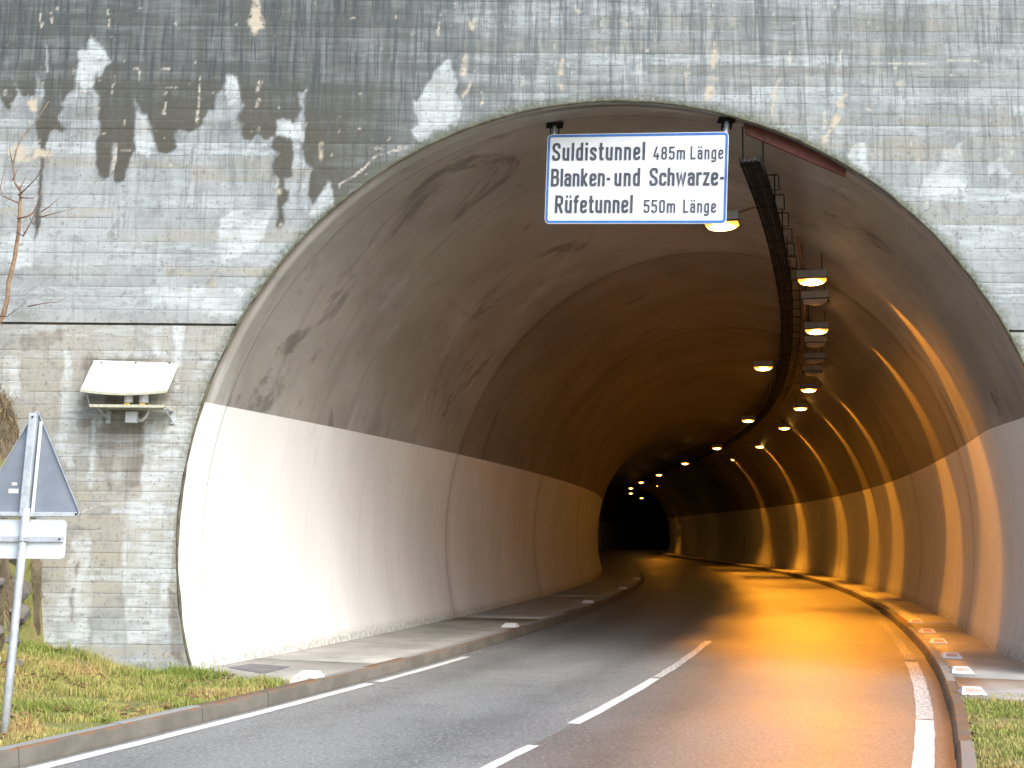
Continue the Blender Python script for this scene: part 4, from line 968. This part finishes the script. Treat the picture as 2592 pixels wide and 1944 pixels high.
mb = MB(); T4 = Matrix.Translation((lean(2.13), FY - 0.045, 2.13)) @ Matrix.Rotation(0.0387, 4, 'Y')
mb.box((-0.012, 0, 0), (0.062, 0.05, 0.80), T4, 0.006); rp(mb.build('post_channel', M['galv'], rs))
mb = MB(); mb.box((0.045, 0.018, -0.02), (0.022, 0.018, 0.72), T4, 0.003); rp(mb.build('stiffener', M['plate'], rs))
mb = MB(); mb.box((ax, FY - 0.026, 1.752), (0.78, 0.022, 0.034), Matrix.Identity(4), 0.004); rp(mb.build('lower_rail', M['galv'], rs))
for x, z in ((lean(2.5) - 0.01, 2.50), (ax + 0.385, 1.755)):
    mb = MB(); mb.tube([(x, FY - 0.075 if z > 2 else FY - 0.045, z), (x, FY, z)], 0.009, 8); mb.build('rivet', M['dark'], tb)
mb = MB(); mb.box((-3.845, FY - 0.0135, 1.929), (0.075, 0.003, 0.034)); mb.build('sticker', M['sticker'], tb)
mb = MB(); mb.box((-3.842, FY - 0.0135, 1.984), (0.038, 0.003, 0.022)); mb.build('sticker', M['sticker'], tb)
pc = lean(1.563)
pl = rp(MB().prism([(pc + x, 1.563 + z) for x, z in rrect(0.62, 0.298, 0.035)], FY - 0.006, FY + 0.0).build('plate', M['plate'], rs))
mb = MB(); mb.box((pc, FY - 0.022, 1.562), (0.60, 0.024, 0.045), None, 0.004); mb.build('cross_bar', M['galv'], pl)
mb = MB(); mb.tube([(pc, FY - 0.045, z) for z in (1.545, 1.58)], 0.038, 14); mb.box((pc + 0.03, FY - 0.07, 1.562), (0.05, 0.02, 0.03)); mb.build('clamp', M['galv'], pl)
for x in (0.275,):
    mb = MB(); mb.tube([(pc + x, FY - 0.045, 1.564), (pc + x, FY - 0.02, 1.564)], 0.007, 8); mb.build('rivet', M['dark'], pl)

# ------------------------------------------------------------------ guide reflectors on the kerbs
def reflector(s_, o_, label, group, red):
    x, y = at(s_, o_); h = float(head(s_)) if not red else float(head(s_)) * 0.55
    r = tag(empty('guide_reflector', (float(x), float(y), 0.137), -h), label, 'reflector', group)
    w = 0.115 if red else 0.125
    v = [(-w, -0.10, 0.002), (w, -0.10, 0.002), (w, 0.10, 0.002), (-w, 0.10, 0.002), (-w, -0.10, 0.014), (w, -0.10, 0.014), (w * 0.72, 0.02, 0.062), (-w * 0.72, 0.02, 0.062), (w * 0.72, 0.07, 0.062), (-w * 0.72, 0.07, 0.062), (w, 0.10, 0.012), (-w, 0.10, 0.012)]
    f = [(0, 3, 2, 1), (0, 1, 5, 4), (4, 5, 6, 7), (7, 6, 8, 9), (9, 8, 10, 11), (11, 10, 2, 3), (0, 4, 7, 9, 11, 3), (1, 2, 10, 8, 6, 5)]
    MB().add(v, f).build('body', M['reflwhite'], r)
    if red:
        def q(u, t): return Vector(v[4]).lerp(Vector(v[5]), u).lerp(Vector(v[7]).lerp(Vector(v[6]), u), t) + Vector((0, -0.003, 0.003))
        MB().add([q(.16, .2), q(.84, .2), q(.84, .8), q(.16, .8)], [(0, 1, 2, 3)]).build('red_insert', M['red'], r)
    if s_ < 0:
        for dx in (-0.06, 0.06): MB().tube([(dx, -0.11, 0.001), (dx, -0.11, 0.008)], 0.008, 6).build('bolt', M['dark'], r)
LR = ['white wedge reflector beside the grass tip at the left kerb', 'second white wedge reflector along the left kerb, inside the arch', 'third white wedge reflector along the left kerb', 'fourth white wedge reflector along the left kerb', 'farthest visible white wedge reflector along the left kerb']
for (s_, lb) in zip((-1.55, 5.9, 13.2, 20.4, 27.8), LR): reflector(s_, -2.99, lb, 'white reflectors along the left kerb', False)
RR = ['bright white and red wedge reflector beside the right grass edge'] + ['white and red wedge reflector along the right walkway, %s from the portal' % q for q in ('second', 'third', 'fourth', 'fifth', 'sixth')]
for (s_, lb) in zip((-0.32, 1.5, 3.15, 5.2, 7.1, 9.3), RR): reflector(s_, 3.50, lb, 'red and white reflectors along the right walkway', True)

# ------------------------------------------------------------------ verges, bank, grass
def bank_h(x, y):
    line = -5.06 - 0.10 * (WALL_Y - y) - 0.02 * (WALL_Y - y) ** 2
    d = np.maximum(line - x, 0.0)
    rise = 0.27 * sstep(-4.0, -5.1, x) * sstep(8.6, 12.5, y)
    return rise + np.where(d > 0, 3.2 * (1 - np.exp(-d / 0.17)) * 0.62 + d * 1.3, 0)
def terrain(name, m, xs, ys, hf, keep, base):
    X, Y = np.meshgrid(xs, ys); Z = base + hf(X, Y) + 0.025 * (fbm(X * 2.5, Y * 2.5, 3, 4) - 0.5)
    idx = np.arange(X.size).reshape(X.shape); f = np.stack([idx[:-1, :-1], idx[:-1, 1:], idx[1:, 1:], idx[1:, :-1]], -1).reshape(-1, 4)
    k = keep(X, Y).ravel(); f = f[k[f].all(1)]
    used = np.unique(f); rem = np.full(X.size, -1); rem[used] = np.arange(len(used))
    return link(name, mesh_np(name, np.stack([X.ravel(), Y.ravel(), Z.ravel()], 1)[used], rem[f], True), m), X, Y, Z
def offs(X, Y):
    shp = X.shape; x, y = X.ravel(), Y.ravel(); out = np.empty(x.size)
    sub = slice(None, None, 2); sx, sy, sh_ = _x[sub], _y[sub], _h[sub]
    sel = (sy > -30) & (sy < 20); sx, sy, sh_ = sx[sel], sy[sel], sh_[sel]
    for i in range(0, x.size, 20000):
        j = np.argmin((sx[None] - x[i:i + 20000, None]) ** 2 + (sy[None] - y[i:i + 20000, None]) ** 2, 1)
        out[i:i + 20000] = (x[i:i + 20000] - sx[j]) * np.cos(sh_[j]) - (y[i:i + 20000] - sy[j]) * np.sin(sh_[j])
    return out.reshape(shp)
KB = KL - 0.118
def walk_line(X, Y): return Y < 13.12 - (X + 3.42) * 0.84        # in front of the left walkway slab
v1, VX, VY, VZ = terrain('verge', M['soil'], np.arange(-5.4, -0.8, 0.06), np.arange(1.0, 13.14, 0.06), bank_h, lambda X, Y: (offs(X, Y) < KB) & walk_line(X, Y), 0.118)
tag(v1, kind='structure')
b1, *_ = terrain('bank', M['bank'], np.arange(-9.0, -4.9, 0.05), np.arange(6.0, 13.14, 0.05), lambda X, Y: bank_h(X, Y) + 0.22 * (fbm(X * 3, Y * 3, 17, 4) - 0.5) * sstep(-5.1, -5.4, X) - 0.03 * sstep(-5.2, -4.9, X), lambda X, Y: X < 0, 0.115)
co = np.empty(len(b1.data.vertices) * 3, np.float32); b1.data.vertices.foreach_get('co', co); co = co.reshape(-1, 3)
st_ = sstep(0.35, 0.8, co[:, 2]); q_ = fbm(co[:, 1] * 4.5, co[:, 2] * 6.5, 83, 4) - 0.5; co[:, 0] += 0.34 * q_ * st_; co[:, 1] = np.minimum(co[:, 1] - 0.25 * np.abs(q_) * st_ * (co[:, 1] < 13.0), 13.12)
b1.data.vertices.foreach_set('co', co.ravel()); b1.data.update()
for q__ in b1.data.polygons: q__.use_smooth = False
tag(b1, kind='structure')
def right_keep(X, Y):
    o = offs(X, Y); sx = (X * 0 + 1)
    return (o > KR + 0.135) & (Y < 11.75 - (X - 4.55) * 0.30 + 0.05) & (Y > 6.9 + 0.0 * X) & (o < 9)
v2, RX, RY, RZ = terrain('verge', M['soil'], np.arange(2.2, 8.0, 0.06), np.arange(6.9, 12.2, 0.06), lambda X, Y: X * 0 + 0.0, right_keep, 0.112)
tag(v2, kind='structure')
def blades(name, pts, h0, h1, w, mat, tones, bend=0.6, seed=0, drop=0.0):
    r = np.random.default_rng(seed); n = len(pts); p = np.asarray(pts)
    a = r.uniform(0, 2 * math.pi, n); hgt = r.uniform(h0, h1, n) * tones[1] if isinstance(tones, tuple) else r.uniform(h0, h1, n)
    tone = tones[0] if isinstance(tones, tuple) else tones
    dx, dy = np.cos(a), np.sin(a); lean_ = r.uniform(0.1, bend, n) * hgt
    b = r.uniform(0, 2 * math.pi, n); lx, ly = np.cos(b) * lean_, np.sin(b) * lean_
    ww = w * r.uniform(0.6, 1.3, n)
    P0 = p + np.stack([dx * ww, dy * ww, -0.01 + 0 * dx], 1); P1 = p - np.stack([dx * ww, dy * ww, 0.01 + 0 * dx], 1)
    mid = p + np.stack([lx * 0.35, ly * 0.35, hgt * 0.6 - drop * hgt * 0.3], 1)
    P2 = mid - np.stack([dx * ww, dy * ww, 0 * dx], 1) * 0.7; P3 = mid + np.stack([dx * ww, dy * ww, 0 * dx], 1) * 0.7
    tip = p + np.stack([lx, ly, hgt * (1 - 0.25 * (lean_ / hgt)) - drop * hgt * 1.6], 1)
    V = np.stack([P0, P1, P2, P3, tip], 1).reshape(-1, 3); i = np.arange(n) * 5
    F = np.concatenate([np.stack([i, i + 1, i + 2], 1), np.stack([i, i + 2, i + 3], 1), np.stack([i + 3, i + 2, i + 4], 1)])
    me = mesh_np(name, V, F); fattr(me, 'tone', np.repeat(tone, 5))
    return link(name, me, M[mat])
def scatter(n, x0, x1, y0, y1, keep, hf, base, seed):
    r = np.random.default_rng(seed); x = r.uniform(x0, x1, n); y = r.uniform(y0, y1, n)
    k = keep(x, y); x, y = x[k], y[k]
    return np.stack([x, y, base + hf(x, y) + 0.025 * (fbm(x * 2.5, y * 2.5, 3, 4) - 0.5)], 1)
def tone_of(p, seed):
    t = fbm(p[:, 0] * 1.6, p[:, 1] * 1.6, seed, 4) * 1.5 - 0.30 + np.random.default_rng(seed).normal(0, 0.16, len(p))
    edge = sstep(12.2, 12.95, p[:, 1])
    patch = fbm(p[:, 0] * 3.2, p[:, 1] * 3.2, seed + 40, 3)
    return np.clip(t - 0.35 * edge + 0.12, 0, 1), 0.45 + 1.9 * sstep(0.35, 0.75, patch) + 0.9 * edge
p = scatter(120000, -5.3, -1.4, 7.0, 13.06, lambda x, y: (offs(x, y) < KB - 0.015) & walk_line(x, y - 0.02) & (fbm(x * 4, y * 4, 44, 3) > 0.36), bank_h, 0.118, 5)
tag(blades('grass', p, 0.018, 0.055, 0.0035, 'grass', tone_of(p, 9), 0.9, 2), 'short patchy green and brown grass on the left verge', 'grass', kind='stuff')
p = scatter(70000, 2.6, 6.6, 7.6, 12.0, lambda x, y: right_keep(x, y) & (fbm(x * 4, y * 4, 45, 3) > 0.36), lambda x, y: x * 0, 0.112, 6)
t_ = np.clip(fbm(p[:, 0] * 1.8, p[:, 1] * 1.8, 71, 4) * 1.5 - 0.2 + np.random.default_rng(3).normal(0, 0.15, len(p)), 0, 1)
tag(blades('grass', p, 0.02, 0.05, 0.0035, 'grass', t_, 0.9, 4), 'short green and brown grass behind the right kerb', 'grass', kind='stuff')
# taller tufts along the foot of the wall
r = np.random.default_rng(8); tp_ = []
for (cx_, n_) in ((-3.60, 90), (-3.9, 40), (-3.25, 60), (-4.45, 35), (-3.0, 40), (-4.75, 25)):
    yy = 13.0 if cx_ < -3.45 else 13.02 - (cx_ + 3.42) * 0.84 - 0.06
    q = np.stack([r.normal(cx_, 0.07, n_), np.minimum(r.normal(yy - 0.04, 0.04, n_), 13.06), np.zeros(n_)], 1); q[:, 2] = 0.118 + bank_h(q[:, 0], q[:, 1]); tp_.append(q)
p = np.concatenate(tp_)
tag(blades('tall_grass', p, 0.08, 0.19, 0.0035, 'grass', np.clip(r.normal(0.25, 0.18, len(p)), 0, 1), 0.7, 5), 'taller green grass blades along the foot of the portal wall', 'grass', kind='stuff')
# dead leaves
p = scatter(2600, -5.3, -1.9, 7.5, 13.0, lambda x, y: (offs(x, y) < KB - 0.05) & walk_line(x, y - 0.02) & (fbm(x * 1.5, y * 1.5, 14, 3) > 0.47), bank_h, 0.150, 15)
n = len(p); r = np.random.default_rng(4); a = r.uniform(0, 6.28, n); sz = r.uniform(0.015, 0.045, n); d = np.stack([np.cos(a), np.sin(a), r.uniform(-.3, .5, n)], 1) * sz[:, None]; e = np.stack([-np.sin(a), np.cos(a), r.uniform(-.4, .4, n)], 1) * (sz * 0.6)[:, None]
V = np.stack([p - d, p + e, p + d, p - e], 1).reshape(-1, 3); me = mesh_np('dead_leaves', V, np.arange(4 * n).reshape(-1, 4)); fattr(me, 'tone', np.repeat(r.random(n), 4))
tag(link('dead_leaves', me, M['leaf']), 'brown dead leaves scattered in the grass of the left verge', 'leaves', kind='stuff')
# dry grass hanging over the bank at the left edge
p = scatter(5000, -7.6, -5.10, 9.5, 13.05, lambda x, y: (x < -5.38 - 0.10 * (WALL_Y - y) - 0.02 * (WALL_Y - y) ** 2 + 0.05) & (fbm(x * 3, y * 3, 61, 3) > 0.42), bank_h, 0.13, 22)
tag(blades('dry_grass', p, 0.12, 0.34, 0.004, 'straw', np.clip(np.random.default_rng(2).normal(0.6, 0.25, len(p)), 0, 1), 1.1, 7, 0.7), 'straw coloured dry grass hanging over the bank at the left edge', 'grass', kind='stuff')
r = np.random.default_rng(31); n_ = 5200; zt = r.uniform(0.35, 3.0, n_); yb = r.uniform(10.6, 13.06, n_)
lx_ = -5.06 - 0.10 * (WALL_Y - yb) - 0.02 * (WALL_Y - yb) ** 2
dd = -0.17 * np.log(np.clip(1 - np.minimum(zt, 2.2) / 2.6, 0.05, 1)) + np.maximum(zt - 2.0, 0) * 0.12
q = np.stack([lx_ - dd + r.uniform(-0.10, 0.02, n_), yb, zt + 0.1], 1); q = q[fbm(q[:, 1] * 2.5, q[:, 2] * 3.0, 62, 3) > 0.45]
tag(blades('dry_grass', q, 0.10, 0.30, 0.004, 'straw', np.clip(r.normal(0.42, 0.28, len(q)), 0, 1), 1.1, 12, 0.85), 'brown dead grass clinging to the steep bank face beside the wall end', 'grass', kind='stuff')
# rocks in the bank
def rock(c, s, label, seed, m='stone'):
    bm = bmesh.new(); bmesh.ops.create_icosphere(bm, subdivisions=3, radius=1.0); r = random.Random(seed)
    pl_ = [(Vector((r.uniform(-1, 1), r.uniform(-1, 1), r.uniform(-1, 1))).normalized(), r.uniform(0.55, 0.85)) for _ in range(12)]
    for v_ in bm.verts:
        for nn, dd in pl_:
            k_ = v_.co.dot(nn)
            if k_ > dd: v_.co -= nn * (k_ - dd)
        v_.co = Vector((v_.co.x * s[0], v_.co.y * s[1], v_.co.z * s[2]))
    me = bpy.data.meshes.new('rock'); bm.to_mesh(me); bm.free()
    o = link('rock', me, M[m]); o.location = c
    return tag(o, label, 'rock')
rock((-5.22, 12.62, 1.02), (0.24, 0.25, 0.17), 'grey layered rock in the bank behind the sign pole, upper one', 1)
rock((-5.17, 12.60, 0.76), (0.22, 0.25, 0.13), 'grey rock in the bank behind the sign pole, lower one', 2)
for k_, (x_, y_, z_, a_, b_, c_) in enumerate(((-5.27, 12.60, 1.30, .16, .2, .09), (-5.30, 12.20, 0.60, .20, .2, .12), (-5.36, 12.2, 1.12, .22, .2, .15), (-5.16, 12.45, 0.50, .13, .15, .07))):
    rock((x_, y_, z_), (a_, b_, c_), ['small flat rock above the grey rocks in the bank beside the wall end', 'grey rock half buried in the bank left of the lower rock', 'larger rock jutting from the bank at the left edge', 'lowest small rock at the foot of the bank beside the wall end'][k_], 20 + k_)
rock((-4.80, 11.7, 0.36), (0.13, 0.10, 0.05), 'flat pale grey stone lying in the grass near the wall', 4)
sc = MB(); sc.box((-4.93, 11.55, 0.40), (0.13, 0.05, 0.06), Matrix.Identity(4), 0.012); o = sc.build('litter_scrap', M['reflwhite']); tag(o, 'small white litter scrap in the grass beside the sign pole', 'litter')

# ------------------------------------------------------------------ bare sapling at the left edge
tree = tag(empty('sapling', (-6.0, 12.55, 2.0)), 'thin bare sapling with reddish twigs in front of the wall', 'tree')
TRI = Matrix.Translation((6.0, -12.55, -2.0))
def yj(i, k=0.05): return 12.55 + k * math.sin(i * 1.7)
trunk = [(-6.02, 1.7), (-5.93, 2.5), (-5.78, 3.2), (-5.62, 3.65), (-5.525, 3.841), (-5.48, 3.926), (-5.432, 4.097), (-5.434, 4.267), (-5.4, 4.524), (-5.368, 4.834), (-5.36, 5.129), (-5.361, 5.285), (-5.444, 5.389), (-5.469, 5.581), (-5.439, 5.739), (-5.398, 5.898), (-5.263, 6.076), (-5.115, 6.307)]
rad = [0.034, 0.033, 0.031, 0.03, 0.029, 0.027, 0.024, 0.024, 0.022, 0.020, 0.018, 0.016, 0.012, 0.010, 0.008, 0.006, 0.004, 0.003]
mb = MB(); mb.tube([(x, yj(i, 0.02), z) for i, (x, z) in enumerate(trunk)], rad, 8); o = mb.build('trunk', M['bark'], tree, True); o.matrix_parent_inverse = TRI
BR = [[(-5.361, 5.146), (-5.457, 5.189), (-5.553, 5.231), (-5.571, 5.336), (-5.542, 5.476), (-5.536, 5.651)], [(-5.367, 5.233), (-5.277, 5.286), (-5.164, 5.391), (-5.071, 5.532), (-4.997, 5.725)], [(-5.362, 5.302), (-5.343, 5.407), (-5.324, 5.512)],
 [(-5.359, 4.973), (-5.26, 4.999), (-5.203, 5.034), (-5.163, 5.13), (-5.155, 5.287)], [(-5.367, 4.826), (-5.271, 4.766), (-5.172, 4.939), (-5.114, 5.113), (-5.066, 5.305)], [(-5.15, 4.992), (-4.976, 5.054), (-4.793, 5.116)], [(-5.111, 5.053), (-5.021, 5.114), (-4.933, 5.202)],
 [(-5.479, 3.901), (-5.394, 3.885), (-5.218, 4.013), (-5.206, 4.081)], [(-5.21, 4.013), (-5.037, 4.057), (-4.904, 4.075), (-4.824, 4.136)], [(-5.356, 5.207), (-5.204, 5.199), (-5.181, 5.234)], [(-5.187, 4.905), (-5.208, 4.974), (-5.177, 5.026)],
 [(-5.445, 5.40), (-5.43, 5.52), (-5.40, 5.60)], [(-5.46, 5.60), (-5.49, 5.72), (-5.50, 5.80)]]
for k, b in enumerate(BR):
    n = len(b); r0 = 0.0095 if n > 4 else 0.007
    mb = MB(); mb.tube([(x, yj(10) - (0.0 if i == 0 and k not in (5, 6, 8, 10) else 0.03 * math.sin(k * 2.1) * (i + 1)), z) for i, (x, z) in enumerate(b)], [r0 * (1 - 0.75 * i / (n - 1)) for i in range(n)], 6)
    o = mb.build('branch', M['twig'], tree, True); o.matrix_parent_inverse = TRI
